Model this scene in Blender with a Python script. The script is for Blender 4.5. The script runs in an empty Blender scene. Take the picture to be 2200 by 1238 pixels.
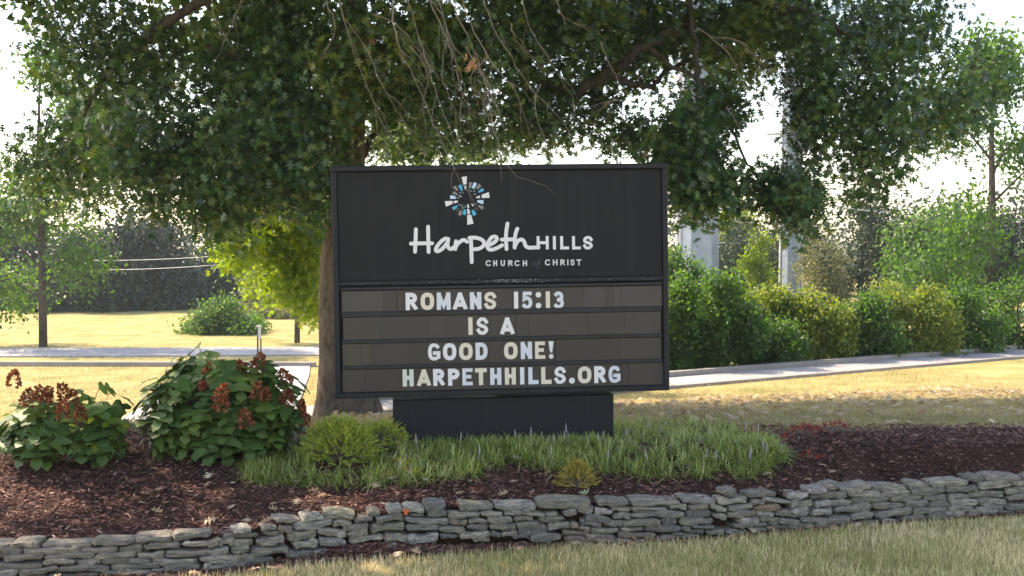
import bpy, math, random
import numpy as np
from mathutils import Vector, Matrix
random.seed(7)
RG = np.random.default_rng(11)
S = bpy.context.scene
COL = S.collection
D = bpy.data

# ------------------------------------------------------------------ camera
FPX, PITCH, CAMZ = 2400.0, math.radians(2.124), 1.38
cam_d = D.cameras.new("camera"); cam = D.objects.new("camera", cam_d); COL.objects.link(cam)
cam_d.sensor_width = 36; cam_d.lens = FPX / 2200 * 36
cam_d.clip_start = 0.1; cam_d.clip_end = 3000
cam.location = (0, 0, CAMZ); cam.rotation_euler = (math.pi / 2 - PITCH, 0, 0)
S.camera = cam

# ------------------------------------------------------------------ light
SUN_AZ, SUN_EL = math.radians(-62), math.radians(46)      # azimuth from +Y towards +X
SUNDIR = Vector((math.sin(SUN_AZ) * math.cos(SUN_EL), math.cos(SUN_AZ) * math.cos(SUN_EL), math.sin(SUN_EL)))
W = D.worlds.new("World"); S.world = W; W.use_nodes = True
nt = W.node_tree; nt.nodes.clear()
sky = nt.nodes.new('ShaderNodeTexSky'); sky.sky_type = 'NISHITA'; sky.sun_disc = False
sky.sun_elevation = SUN_EL; sky.sun_rotation = SUN_AZ
sky.air_density = 1.0; sky.dust_density = 1.2; sky.ozone_density = 1.0
bg = nt.nodes.new('ShaderNodeBackground'); bg.inputs[1].default_value = 0.15
wo = nt.nodes.new('ShaderNodeOutputWorld')
nt.links.new(sky.outputs[0], bg.inputs[0]); nt.links.new(bg.outputs[0], wo.inputs[0])
sl = D.lights.new("sun", 'SUN'); sun = D.objects.new("sun", sl); COL.objects.link(sun)
sl.energy = 3.0; sl.angle = math.radians(0.5); sl.color = (1.0, 0.93, 0.80)
sun.rotation_euler = SUNDIR.to_track_quat('Z', 'Y').to_euler()
S.view_settings.view_transform = 'Standard'; S.view_settings.look = 'None'
S.view_settings.gamma = 1.0; S.view_settings.use_curve_mapping = False
S.view_settings.exposure = 1.85
S.view_settings.use_white_balance = True; S.view_settings.white_balance_temperature = 7700; S.view_settings.white_balance_tint = 20
S.render.engine = 'CYCLES'
S.cycles.max_bounces = 8; S.cycles.transparent_max_bounces = 8; S.cycles.volume_bounces = 1
S.cycles.use_denoising = True; S.cycles.denoising_input_passes = 'RGB_ALBEDO_NORMAL'; S.cycles.denoising_prefilter = 'ACCURATE'

# ------------------------------------------------------------------ helpers
cp, sp = math.cos(PITCH), math.sin(PITCH)
def ray(px, py):
    dx = (px - 1100) / FPX; dy = -(py - 619) / FPX
    return Vector((dx, cp + dy * sp, -sp + dy * cp))
def at(px, py, Y):                       # the real point at distance Y seen in that direction
    r = ray(px, py); k = Y / r.y
    return Vector((r.x * k, Y, CAMZ + r.z * k))
def smooth(a, b, x):
    t = np.clip((np.asarray(x, float) - a) / (b - a), 0, 1); return t * t * (3 - 2 * t)

class MB:
    def __init__(s): s.v = []; s.f = []; s.m = []
    def add(s, vs, fs, mi=0):
        o = len(s.v); s.v += [tuple(v) for v in vs]; s.f += [tuple(i + o for i in f) for f in fs]; s.m += [mi] * len(fs)
    def box(s, x0, x1, y0, y1, z0, z1, mi=0, M=None):
        vs = [Vector((x, y, z)) for z in (z0, z1) for y in (y0, y1) for x in (x0, x1)]
        if M: vs = [M @ v for v in vs]
        s.add(vs, [(0, 2, 3, 1), (4, 5, 7, 6), (0, 1, 5, 4), (2, 6, 7, 3), (0, 4, 6, 2), (1, 3, 7, 5)], mi)
    def tube(s, pts, rad, n=6, mi=0, cap=True):
        pts = [Vector(p) for p in pts]
        ring = []
        for i, p in enumerate(pts):
            t = (pts[min(i + 1, len(pts) - 1)] - pts[max(i - 1, 0)]).normalized()
            a = t.cross(Vector((0.31, 0.17, 0.94)) if abs(t.z) < .95 else Vector((1, 0, 0))).normalized(); b = t.cross(a)
            r = rad[i] if hasattr(rad, '__len__') else rad
            ring.append([p + (a * math.cos(2 * math.pi * k / n) + b * math.sin(2 * math.pi * k / n)) * r for k in range(n)])
        vs = [v for r in ring for v in r]; fs = []
        for i in range(len(pts) - 1):
            for k in range(n):
                k2 = (k + 1) % n
                fs.append((i * n + k, i * n + k2, (i + 1) * n + k2, (i + 1) * n + k))
        if cap:
            fs.append(tuple(range(n))[::-1]); fs.append(tuple((len(pts) - 1) * n + k for k in range(n)))
        s.add(vs, fs, mi)
    def mesh(s, name, mats, smooth_=False):
        me = D.meshes.new(name); me.from_pydata(s.v, [], s.f)
        for m in (mats if isinstance(mats, (list, tuple)) else [mats]): me.materials.append(m)
        me.polygons.foreach_set('material_index', s.m)
        me.polygons.foreach_set('use_smooth', [smooth_] * len(s.f)); me.update()
        return me
def link(name, me, parent=None, **kw):
    o = D.objects.new(name, me); COL.objects.link(o)
    if parent is not None: o.parent = parent
    for k, v in kw.items(): o[k] = v
    return o
def empty(name, loc, label, cat, group=None, rz=0):
    o = D.objects.new(name, None); COL.objects.link(o); o.location = loc; o.rotation_euler = (0, 0, rz)
    o.empty_display_size = .1
    o['label'] = label; o['category'] = cat
    if group: o['group'] = group
    return o
def build(mb, name, mats, parent=None, smooth_=False, loc=None, **kw):
    """link an MB whose coordinates are world coordinates; under a parent they are made local to it."""
    if parent is not None and loc is None:
        Mi = (Matrix.Translation(parent.location) @ parent.rotation_euler.to_matrix().to_4x4()).inverted()
        mb.v = [tuple(Mi @ Vector(v)) for v in mb.v]
    return link(name, mb.mesh(name, mats, smooth_), parent, **kw)

def np_mesh(name, V, tri_faces, quad_faces, mats, tint=None, smooth_=False):
    me = D.meshes.new(name)
    nt_, nq = len(tri_faces), len(quad_faces)
    me.vertices.add(len(V)); me.vertices.foreach_set('co', np.asarray(V, np.float32).ravel())
    loops = np.concatenate([np.asarray(tri_faces, np.int32).ravel(), np.asarray(quad_faces, np.int32).ravel()])
    me.loops.add(len(loops)); me.loops.foreach_set('vertex_index', loops.astype(np.int32))
    me.polygons.add(nt_ + nq)
    st = np.concatenate([np.arange(nt_) * 3, nt_ * 3 + np.arange(nq) * 4]).astype(np.int32)
    me.polygons.foreach_set('loop_start', st)
    me.polygons.foreach_set('use_smooth', np.full(nt_ + nq, smooth_))
    for m in (mats if isinstance(mats, (list, tuple)) else [mats]): me.materials.append(m)
    if tint is not None:
        a = me.attributes.new('tint', 'FLOAT', 'POINT'); a.data.foreach_set('value', np.asarray(tint, np.float32))
    me.update(calc_edges=True)
    return me

def unit(a): return a / np.maximum(np.linalg.norm(a, axis=-1, keepdims=True), 1e-9)
def scatter(name, tmpl, P, Dr, N, size, tint, mat, parent=None, curl=0.0, wid=1.0, **kw):
    """one mesh of many leaves/blades/chips: tmpl=(verts, tris, quads); P origin, Dr growing direction, N face normal."""
    tv, tt, tq = tmpl
    tv = np.asarray(tv, float); n = len(P)
    Dr = unit(Dr); R = unit(np.cross(Dr, N)); N = np.cross(R, Dr)
    size = np.broadcast_to(np.asarray(size, float), (n,)); wid = np.broadcast_to(np.asarray(wid, float), (n,))
    curl = np.broadcast_to(np.asarray(curl, float), (n,))
    x = tv[None, :, 0] * wid[:, None]; y = tv[None, :, 1] + 0 * x; z = tv[None, :, 2] - curl[:, None] * y * y
    V = P[:, None, :] + size[:, None, None] * (x[..., None] * R[:, None] + y[..., None] * Dr[:, None] + z[..., None] * N[:, None])
    k = len(tv); off = (np.arange(n) * k)[:, None, None]
    T = (np.asarray(tt, int).reshape(1, -1, 3) + off).reshape(-1, 3) if len(tt) else np.zeros((0, 3), int)
    Q = (np.asarray(tq, int).reshape(1, -1, 4) + off).reshape(-1, 4) if len(tq) else np.zeros((0, 4), int)
    V = V.reshape(-1, 3)
    if parent is not None:
        V = V - np.array(parent.location)
    return link(name, np_mesh(name, V, T, Q, mat, np.repeat(tint, k)), parent, **kw)

# leaf templates -----------------------------------------------------------
def oak_tmpl():
    v = [(0, 0, 0), (0, 1, 0)]
    va = [(.03, .14, .01), (.055, .38, .02), (.05, .64, .02), (.035, .84, .01)]
    tips = [(.36, .26, .05), (.5, .56, .07), (.32, .84, .04)]
    L = [(-a, b, c) for a, b, c in va]; R = va; TL = [(-a, b, c) for a, b, c in tips]
    v += L + R + TL + tips
    l, r, tl, tr = 2, 6, 10, 13
    tris = [(0, r, l), (l + 3, r + 3, 1)]
    for i in range(3): tris += [(l + i, l + i + 1, tl + i), (r + i, tr + i, r + i + 1)]
    quads = [(l + i, r + i, r + i + 1, l + i + 1) for i in range(3)]
    return v, tris, quads
OAK = oak_tmpl()
LEAF = ([(0, 0, 0), (.28, .4, .07), (.2, .75, .04), (0, 1, -.03), (-.2, .75, .04), (-.28, .4, .07), (0, .5, 0)],
        [(0, 1, 6), (1, 2, 6), (2, 3, 6), (3, 4, 6), (4, 5, 6), (5, 0, 6)], [])
SMALL = ([(0, 0, 0), (.34, .5, .06), (0, 1, 0), (-.34, .5, .06)], [(0, 1, 2), (0, 2, 3)], [])
CLUMP = ([(0, 0, 0), (.5, .3, .1), (.25, .75, -.1), (.1, 1, .1), (-.35, .8, .05), (-.15, .45, -.1), (-.55, .25, .1)],
         [(0, 1, 5), (1, 2, 5), (5, 2, 3), (5, 3, 4), (0, 5, 6)], [])
def blade_tmpl(n=4, w=.05, taper=1.0):
    v = []
    for i in range(n):
        t = i / n; ww = w * (1 - t ** 1.6 * taper * .8); v += [(-ww, t, 0), (ww, t, 0)]
    v.append((0, 1, 0)); q = [(2 * i, 2 * i + 1, 2 * i + 3, 2 * i + 2) for i in range(n - 1)]
    return v, [(2 * n - 2, 2 * n - 1, 2 * n)], q
BLADE = blade_tmpl(5, .042); SHORT = blade_tmpl(2, .05)
CHIP = ([(-.12, 0, 0), (.10, .02, .02), (.17, .5, .06), (-.15, .52, .05), (.09, 1, 0), (-.06, .95, .01)], [], [(0, 1, 2, 3), (3, 2, 4, 5)])
NEEDLE = ([(-.07, 0, 0), (.07, 0, 0), (.1, .5, .05), (0, 1, 0), (-.1, .5, .05)], [(4, 2, 3)], [(0, 1, 2, 4)])

# ------------------------------------------------------------------ materials
def M_(name):
    m = D.materials.new(name); m.use_nodes = True; n = m.node_tree; n.nodes.clear()
    return m, n
def nd(n, t, **k):
    x = n.nodes.new(t)
    for a, b in k.items(): setattr(x, a, b)
    return x
def ramp(n, fac, stops, interp='LINEAR'):
    r = nd(n, 'ShaderNodeValToRGB'); cr = r.color_ramp; cr.interpolation = interp
    while len(cr.elements) < len(stops): cr.elements.new(.5)
    for e, (p, c) in zip(cr.elements, stops): e.position = p; e.color = (*c, 1)
    n.links.new(fac, r.inputs[0]); return r.outputs[0]
def noise(n, scale, detail=4, rough=.6, vec=None, obj=True):
    x = nd(n, 'ShaderNodeTexNoise'); x.inputs['Scale'].default_value = scale; x.inputs['Detail'].default_value = detail
    x.inputs['Roughness'].default_value = rough
    if vec is None:
        tc = nd(n, 'ShaderNodeTexCoord'); vec = tc.outputs['Object']
    n.links.new(vec, x.inputs['Vector']); return x.outputs['Fac']
def mix(n, fac, a, b, mode='MIX'):
    x = nd(n, 'ShaderNodeMix', data_type='RGBA', blend_type=mode)
    for inp, v in ((0, fac), (6, a), (7, b)):
        if isinstance(v, (int, float)): x.inputs[inp].default_value = v
        elif isinstance(v, tuple): x.inputs[inp].default_value = (*v, 1)
        else: n.links.new(v, x.inputs[inp])
    return x.outputs[2]
def finish(m, n, col, rough=.8, spec=.3, bump=None, bstr=.3, bdist=.01, trans=0, tcol=None, metal=0):
    p = nd(n, 'ShaderNodeBsdfPrincipled'); out = nd(n, 'ShaderNodeOutputMaterial')
    if isinstance(col, tuple): p.inputs['Base Color'].default_value = (*col, 1)
    else: n.links.new(col, p.inputs['Base Color'])
    if isinstance(rough, (int, float)): p.inputs['Roughness'].default_value = rough
    else: n.links.new(rough, p.inputs['Roughness'])
    p.inputs['Specular IOR Level'].default_value = spec; p.inputs['Metallic'].default_value = metal
    if bump is not None:
        b = nd(n, 'ShaderNodeBump'); b.inputs['Strength'].default_value = bstr; b.inputs['Distance'].default_value = bdist
        n.links.new(bump, b.inputs['Height']); n.links.new(b.outputs[0], p.inputs['Normal'])
    if trans:
        t = nd(n, 'ShaderNodeBsdfTranslucent'); s = nd(n, 'ShaderNodeMixShader'); s.inputs[0].default_value = trans
        if tcol is None: tcol = col
        if isinstance(tcol, tuple): t.inputs[0].default_value = (*tcol, 1)
        else: n.links.new(tcol, t.inputs[0])
        n.links.new(p.outputs[0], s.inputs[1]); n.links.new(t.outputs[0], s.inputs[2]); n.links.new(s.outputs[0], out.inputs[0])
    else: n.links.new(p.outputs[0], out.inputs[0])
    return m
def leaf_mat(name, stops, trans=.35, boost=(1.9, 2.2, .9), rough=.45, spec=.4):
    m, n = M_(name)
    a = nd(n, 'ShaderNodeAttribute', attribute_name='tint')
    c = ramp(n, a.outputs['Fac'], stops)
    t = mix(n, 1.0, c, boost, 'MULTIPLY')
    return finish(m, n, c, rough, spec, trans=trans, tcol=t)
def solid(name, c, rough=.6, spec=.4, var=.15, scale=6, bump=0, metal=0):
    m, n = M_(name); f = noise(n, scale, 5)
    lo = tuple(x * (1 - var) for x in c); hi = tuple(min(1, x * (1 + var)) for x in c)
    return finish(m, n, ramp(n, f, [(.3, lo), (.7, hi)]), rough, spec, bump=f if bump else None, bstr=bump, metal=metal)

MT = {}
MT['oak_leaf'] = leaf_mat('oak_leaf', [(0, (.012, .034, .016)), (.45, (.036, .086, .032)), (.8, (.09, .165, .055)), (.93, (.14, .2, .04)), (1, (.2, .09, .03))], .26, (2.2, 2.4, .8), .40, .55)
MT['sunlit_leaf'] = leaf_mat('sunlit_leaf', [(0, (.05, .09, .015)), (.6, (.10, .155, .02)), (1, (.18, .20, .025))], .55, (3.0, 2.9, .7))  # brighter copy of the oak leaf, sunlight put into its yellow-green colour
MT['hedge_leaf'] = leaf_mat('hedge_leaf', [(0, (.02, .05, .015)), (.6, (.045, .105, .025)), (1, (.09, .17, .03))], .4, (3.2, 3.2, .8))
MT['hedge_yellow'] = leaf_mat('hedge_yellow', [(0, (.05, .09, .02)), (.55, (.13, .18, .03)), (.9, (.22, .22, .04)), (1, (.24, .14, .05))], .4, (2.4, 2.4, .8))
MT['cedar'] = leaf_mat('cedar', [(0, (.02, .036, .018)), (.6, (.035, .06, .028)), (1, (.065, .09, .04))], .15)
MT['forest'] = leaf_mat('forest', [(0, (.012, .028, .02)), (.6, (.022, .045, .028)), (1, (.035, .065, .035))], .12)
MT['pale_tree'] = leaf_mat('pale_tree', [(0, (.10, .12, .05)), (.6, (.16, .17, .08)), (1, (.22, .2, .1))], .35, (1.5, 1.5, 1))
MT['hydrangea_leaf'] = leaf_mat('hydrangea_leaf', [(0, (.03, .075, .02)), (.55, (.06, .125, .026)), (.85, (.11, .18, .035)), (1, (.22, .2, .05))], .28, (1.8, 1.9, .8), .5, .3)
MT['liriope'] = leaf_mat('liriope', [(0, (.11, .15, .035)), (.5, (.29, .36, .10)), (.85, (.48, .52, .2)), (.95, (.46, .42, .2)), (1, (.5, .44, .25))], .3, (1.6, 1.7, .9), .45, .4)
MT['juniper'] = leaf_mat('juniper', [(0, (.13, .19, .03)), (.5, (.30, .40, .06)), (1, (.48, .48, .10))], .35, (1.6, 1.6, .8))
MT['gold_shrub'] = leaf_mat('gold_shrub', [(0, (.2, .19, .04)), (.6, (.42, .36, .07)), (1, (.55, .42, .1))], .35, (1.4, 1.3, .8))
MT['dry_leaf'] = leaf_mat('dry_leaf', [(0, (.32, .2, .12)), (.5, (.48, .36, .22)), (1, (.6, .5, .34))], .2, (1.2, 1.1, 1), .7, .2)
MT['red_leaf'] = leaf_mat('red_leaf', [(0, (.16, .02, .02)), (1, (.35, .07, .04))], .3, (1.5, 1.2, 1))
MT['lawn_blade'] = leaf_mat('lawn_blade', [(0, (.30, .32, .12)), (.3, (.50, .47, .22)), (.5, (.70, .60, .34)), (1, (.85, .72, .46))], .3, (1.3, 1.3, 1), .6, .2)
MT['straw_blade'] = leaf_mat('straw_blade', [(0, (.24, .21, .09)), (.4, (.42, .34, .17)), (1, (.62, .49, .28))], .25, (1.3, 1.25, 1), .7, .2)
MT['chip'] = leaf_mat('chip', [(0, (.04, .02, .016)), (.45, (.14, .062, .047)), (.75, (.27, .14, .10)), (.9, (.46, .32, .24)), (1, (.66, .56, .46))], 0.02, (1, 1, 1), .8, .25)
MT['twig'] = solid('twig', (.20, .165, .135), .9, .2, .3, 20)
MT['cone_flower'] = leaf_mat('cone_flower', [(0, (.09, .025, .012)), (.6, (.22, .075, .035)), (1, (.38, .15, .075))], .25, (1.4, 1.1, .8), .7, .2)

def bark_mat(name, lo, hi, sx=22, bs=.9):
    m, n = M_(name); tc = nd(n, 'ShaderNodeTexCoord'); mp = nd(n, 'ShaderNodeMapping'); mp.inputs['Scale'].default_value = (1, 1, .34)
    n.links.new(tc.outputs['Object'], mp.inputs[0])
    a = noise(n, sx, 6, .7, mp.outputs[0]); b = noise(n, 3, 3)
    c = ramp(n, a, [(.35, lo), (.62, hi)]); c = mix(n, .35, c, ramp(n, b, [(.3, (.03, .025, .02)), (.7, (.17, .145, .12))]))
    return finish(m, n, c, .95, .15, bump=a, bstr=bs, bdist=.03)
MT['bark'] = bark_mat('bark', (.03, .022, .016), (.17, .13, .10))
MT['bark_dark'] = bark_mat('bark_dark', (.035, .03, .027), (.11, .09, .075), 16)

def stone_mat():
    m, n = M_('stone'); tc = nd(n, 'ShaderNodeTexCoord'); oi = nd(n, 'ShaderNodeObjectInfo')
    ad = nd(n, 'ShaderNodeVectorMath', operation='ADD'); n.links.new(tc.outputs['Object'], ad.inputs[0])
    sc = nd(n, 'ShaderNodeVectorMath', operation='SCALE'); sc.inputs['Scale'].default_value = 37
    n.links.new(oi.outputs['Random'], sc.inputs[0]); n.links.new(sc.outputs[0], ad.inputs[1])
    base = oi.outputs['Color']
    f1 = noise(n, 3.2, 6, .72, ad.outputs[0]); f2 = noise(n, 11, 6, .75, ad.outputs[0]); f3 = noise(n, 2.2, 3, .5, ad.outputs[0])
    c = mix(n, 1, base, ramp(n, f1, [(.36, (.32, .31, .28)), (.5, (.95, .95, .93)), (.63, (1.75, 1.72, 1.62))]), 'MULTIPLY')
    c = mix(n, ramp(n, f3, [(.52, (0, 0, 0)), (.66, (.6, .6, .6))]), c, (.085, .085, .07))
    c = mix(n, .38, c, ramp(n, f2, [(.38, (.05, .05, .045)), (.62, (.55, .54, .5))]))
    h = nd(n, 'ShaderNodeMath', operation='ADD'); n.links.new(f1, h.inputs[0]); n.links.new(f2, h.inputs[1])
    return finish(m, n, c, .85, .25, bump=h.outputs[0], bstr=.9, bdist=.02)
MT['stone'] = stone_mat()

def paint_mat(name, c, rough, dirt=.25):
    m, n = M_(name); f = noise(n, 3.2, 6, .65); g = noise(n, 60, 3)
    lo = tuple(x * (1 - dirt) for x in c); hi = tuple(x * (1 + dirt) for x in c)
    cc = ramp(n, f, [(.3, lo), (.7, hi)])
    tc = nd(n, 'ShaderNodeTexCoord'); mp = nd(n, 'ShaderNodeMapping'); mp.inputs['Scale'].default_value = (14, 14, .7)
    n.links.new(tc.outputs['Object'], mp.inputs[0])
    cc = mix(n, ramp(n, noise(n, 1.4, 4, .6, mp.outputs[0]), [(.5, (0, 0, 0)), (.75, (.06, .06, .06))]), cc, (.11, .105, .095))
    sp_ = ramp(n, noise(n, 150, 1), [(.80, (0, 0, 0)), (.83, (.6, .6, .6))])
    cc = mix(n, sp_, cc, tuple(min(1, x * 4) for x in c))
    rr = ramp(n, f, [(.3, (rough - .08,) * 3), (.7, (rough + .1,) * 3)])
    return finish(m, n, cc, rr, .25, bump=g, bstr=.04, bdist=.002)
MT['frame'] = paint_mat('dark_frame_paint', (.011, .0125, .015), .5)
MT['face'] = paint_mat('dark_face_vinyl', (.0085, .0092, .0098), .6, .12)
MT['pedestal'] = paint_mat('pedestal_paint', (.008, .011, .0135), .6, .2)
def row_mat(name, c): return solid(name, c, .38, .45, .08, 4)
MT['tile'] = row_mat('letter_tile', (.031, .0265, .0245)); MT['tile_b'] = row_mat('letter_tile_warm', (.035, .0295, .0265))
MT['tile_c'] = row_mat('letter_tile_grey', (.043, .0385, .0365)); MT['tile_d'] = row_mat('letter_tile_dark', (.026, .0225, .021))
MT['tile_e'] = row_mat('letter_tile_olive', (.037, .037, .026))
MT['track'] = paint_mat('track_metal', (.02, .021, .025), .42)
MT['gasket'] = solid('gasket', (.006, .006, .008), .8, .2)
MT['white'] = solid('letter_white', (.66, .665, .65), .4, .4, .03, 5)
MT['cream'] = solid('letter_cream', (.64, .59, .47), .4, .4, .04, 5)
MT['bluish'] = solid('letter_bluish', (.58, .61, .635), .4, .4, .04, 5)
MT['greenish'] = solid('letter_greenish', (.56, .60, .52), .4, .4, .04, 5)
MT['teal'] = solid('emblem_teal', (.03, .38, .58), .4, .4, .05, 5)
MT['pale_blue'] = solid('emblem_pale_blue', (.42, .63, .74), .4, .4, .05, 5)
MT['warm_grey'] = solid('emblem_grey', (.21, .20, .195), .4, .4, .05, 5)
MT['dim_grey'] = solid('emblem_dark_grey', (.045, .044, .043), .4, .4, .05, 5)
MT['dim_teal'] = solid('letter_dim_teal', (.03, .06, .085), .4, .4, .05, 5)
MT['small_grey'] = solid('emblem_grey_green', (.20, .26, .27), .4, .4, .05, 5)
MT['peel'] = solid('peeling_paint', (.22, .23, .24), .8, .2, .3, 60)

def ground_mat(name, cols, s1=1.2, s2=30, bstr=.5, bd=.03):
    m, n = M_(name); a = noise(n, s1, 5, .6); b = noise(n, s2, 6, .75)
    x = nd(n, 'ShaderNodeMath', operation='MULTIPLY_ADD'); n.links.new(a, x.inputs[0]); x.inputs[1].default_value = .55
    y = nd(n, 'ShaderNodeMath', operation='MULTIPLY'); n.links.new(b, y.inputs[0]); y.inputs[1].default_value = .45
    n.links.new(y.outputs[0], x.inputs[2])
    c = ramp(n, x.outputs[0], cols)
    return finish(m, n, c, .95, .1, bump=b, bstr=bstr, bdist=bd)
MT['ground'] = ground_mat('lawn_ground', [(.36, (.15, .16, .05)), (.5, (.32, .265, .10)), (.64, (.45, .36, .17))])
MT['bed'] = ground_mat('mulch_soil', [(.35, (.018, .010, .008)), (.5, (.05, .026, .02)), (.65, (.09, .05, .038))], 3, 60, .8, .02)
MT['concrete'] = ground_mat('concrete', [(.35, (.24, .235, .225)), (.5, (.31, .30, .29)), (.65, (.37, .36, .345))], .8, 40, .2, .004)
MT['kerb'] = ground_mat('kerb_concrete', [(.3, (.20, .18, .15)), (.5, (.27, .25, .22)), (.7, (.34, .31, .28))], 2, 40, .3, .006)
MT['galv'] = solid('galvanised_steel', (.22, .27, .32), .45, .4, .18, 3, 0, .25)
MT['galv_light'] = solid('light_steel', (.55, .56, .56), .5, .4, .1, 3)
MT['wire'] = solid('wire', (.5, .5, .48), .5, .4)
MT['post_dark'] = solid('post_dark', (.05, .07, .06), .7, .3)
MT['post_pale'] = solid('post_pale', (.5, .48, .44), .7, .3)

# ------------------------------------------------------------------ terrain
WX = [-30, (437 - 1100) / FPX * 6.2, (700 - 1100) / FPX * 6.5, 0, (1450 - 1100) / FPX * 6.9, (1764 - 1100) / FPX * 7.2, 30]
WY = [6.2 - .4, 6.2, 6.5, 6.75, 6.9, 7.2, 7.2 + .5]
def wall_y(x): return np.interp(x, [-5, WX[1], WX[2], 0, WX[4], WX[5], 6], [5.75, 6.2, 6.5, 6.75, 6.9, 7.2, 8.3])
PXT = [437, 500, 600, 680, 760, 830, 885, 1020, 1200, 1400, 1500, 1570, 1640, 1764]
PYT = [1162, 1146, 1126, 1117, 1112, 1104, 1098, 1088, 1082, 1078, 1078, 1074, 1068, 1058]
_tx = []; _tz = []
for a, b in zip(PXT, PYT):
    y = np.interp(a, [437, 700, 1100, 1450, 1764], [6.2, 6.5, 6.75, 6.9, 7.2]); p = at(a, b, y); _tx.append(p.x); _tz.append(p.z)
def wall_top(x): return np.interp(x, [-5] + _tx + [6], [_tz[0] - .02] + _tz + [_tz[-1]])
LAWN = -.452
def bed_z(x, y):
    t = smooth(0, 1, (y - wall_y(x) - .08) / (7.95 - wall_y(x)))
    z = wall_top(x) - .014 + t * (-.02 - wall_top(x) + .0)
    z = np.where(y > 8, -.035 - .02 * (y - 8), z)
    return z + .012 * np.sin(x * 5.1 + y * 3) * np.sin(y * 6.3 + x * 2)
def path_front(x): return 15.2 + .62 * x
def G(x, y):
    x = np.asarray(x, float); y = np.asarray(y, float)
    wy = wall_y(x); yf = np.maximum(path_front(x), 9.8)
    z = np.full(np.broadcast(x, y).shape, LAWN) + .02 * np.sin(x * 1.3) * smooth(6, 3, y)
    zb = bed_z(x, np.minimum(y, 8.8)) - .03
    z = np.where(y > wy + .15, zb, z)
    t = smooth(8.8, yf - .1, y)
    z = np.where(y > 8.8, zb + t * (-.75 - zb), z)
    left = smooth(2.5, -1.0, x - .08 * (y - 15))
    sl_ = np.clip(y - (yf + 1.2), 0, 14.5) * .076
    z = np.where(y > yf, -.75 - left * sl_, z)
    return z + np.where(y > 60, (y - 60) * .0, 0)
xs = np.unique(np.concatenate([np.linspace(-400, -30, 12), np.linspace(-30, -6, 30), np.linspace(-6, 6, 121), np.linspace(6, 30, 30), np.linspace(30, 400, 12)]))
ys = np.unique(np.concatenate([np.linspace(-30, 4, 10), np.linspace(4, 10, 110), np.linspace(10, 40, 110), np.linspace(40, 120, 30), np.linspace(120, 900, 12)]))
def grid(name, xs, ys, fz, mat, **kw):
    X, Y = np.meshgrid(xs, ys); Z = fz(X, Y); V = np.stack([X, Y, Z], -1).reshape(-1, 3)
    nx, ny = len(xs), len(ys); i, j = np.meshgrid(np.arange(nx - 1), np.arange(ny - 1))
    a = (j * nx + i).ravel(); Q = np.stack([a, a + 1, a + nx + 1, a + nx], -1)
    return link(name, np_mesh(name, V, np.zeros((0, 3), int), Q, mat, None, True), **kw)
ground = grid('ground', xs, ys, G, MT['ground'], kind='structure')
# planting bed as its own sheet
bx = np.linspace(-5, 5.6, 150); tt = np.linspace(0, 1, 60)
X, T = np.meshgrid(bx, tt); Yb = (wall_y(X) + .055) + T * (8.75 + .12 * np.sin(X * 2.1) - wall_y(X) - .055)
Z = bed_z(X, Yb) - .05 * smooth(.94, 1, T)
V = np.stack([X, Yb, Z], -1).reshape(-1, 3); i, j = np.meshgrid(np.arange(149), np.arange(59)); a = (j * 150 + i).ravel()
link('mulch_bed', np_mesh('mulch_bed', V, np.zeros((0, 3), int), np.stack([a, a + 1, a + 151, a + 150], -1), MT['bed'], None, True), kind='structure')

def strip(name, left, right, mat, th=.02, n=60, **kw):
    """a paved strip between two poly-edges following the ground, with thickness"""
    mb = MB(); vs = []
    for k in range(n + 1):
        t = k / n
        l = Vector((np.interp(t, np.linspace(0, 1, len(left)), [p[0] for p in left]), np.interp(t, np.linspace(0, 1, len(left)), [p[1] for p in left])))
        r = Vector((np.interp(t, np.linspace(0, 1, len(right)), [p[0] for p in right]), np.interp(t, np.linspace(0, 1, len(right)), [p[1] for p in right])))
        zl, zr = float(G(l.x, l.y)), float(G(r.x, r.y))
        vs += [(l.x, l.y, zl + th), (r.x, r.y, zr + th), (l.x, l.y, zl - .1), (r.x, r.y, zr - .1)]
    fs = []
    for k in range(n):
        a = 4 * k; b = a + 4
        fs += [(a, a + 1, b + 1, b), (a + 1, a + 3, b + 3, b + 1), (a + 2, a, b, b + 2)]
    fs += [(0, 2, 3, 1), (4 * n, 4 * n + 1, 4 * n + 3, 4 * n + 2)]
    mb.add(vs, fs); return build(mb, name, mat, **kw)
def pf(x, o): return (x, path_front(x) + o)
strip('sidewalk', [pf(-9, 1.15), pf(12, 1.15)], [pf(-9, .1), pf(12, .1)], MT['concrete'], .03, 120, kind='structure')
walk = [o for o in COL.objects if o.name == 'sidewalk'][0]
for k in range(13):
    x0_ = -8 + k * 1.5; mb = MB(); q = []
    for (xx, oo) in ((x0_, .11), (x0_ + .014, .11), (x0_ + .014 - .35, 1.14), (x0_ - .35, 1.14)):
        yy = path_front(xx) + oo; q.append((xx, yy, float(G(xx, yy)) + .0335))
    mb.add(q + [(a, b, c - .02) for a, b, c in q], [(0, 1, 2, 3), (0, 4, 5, 1), (1, 5, 6, 2), (2, 6, 7, 3), (3, 7, 4, 0)]); build(mb, 'joint', MT['kerb'], walk)
strip('kerb', [pf(-9, .095), pf(12, .095)], [pf(-9, -.03), pf(12, -.03)], MT['kerb'], .045, 120, kind='structure')
strip('kerb', [pf(-2.6, 1.32), pf(12, 1.32)], [pf(-2.6, 1.155), pf(12, 1.155)], MT['kerb'], .11, 120, kind='structure')
strip('driveway', [(-4.75, path_front(-4.75) + 1.17), (-8.9, 29.9)], [(-2.85, path_front(-2.85) + 1.35), (-5.42, 29.9)], MT['concrete'], .03, 60, kind='structure')
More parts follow.
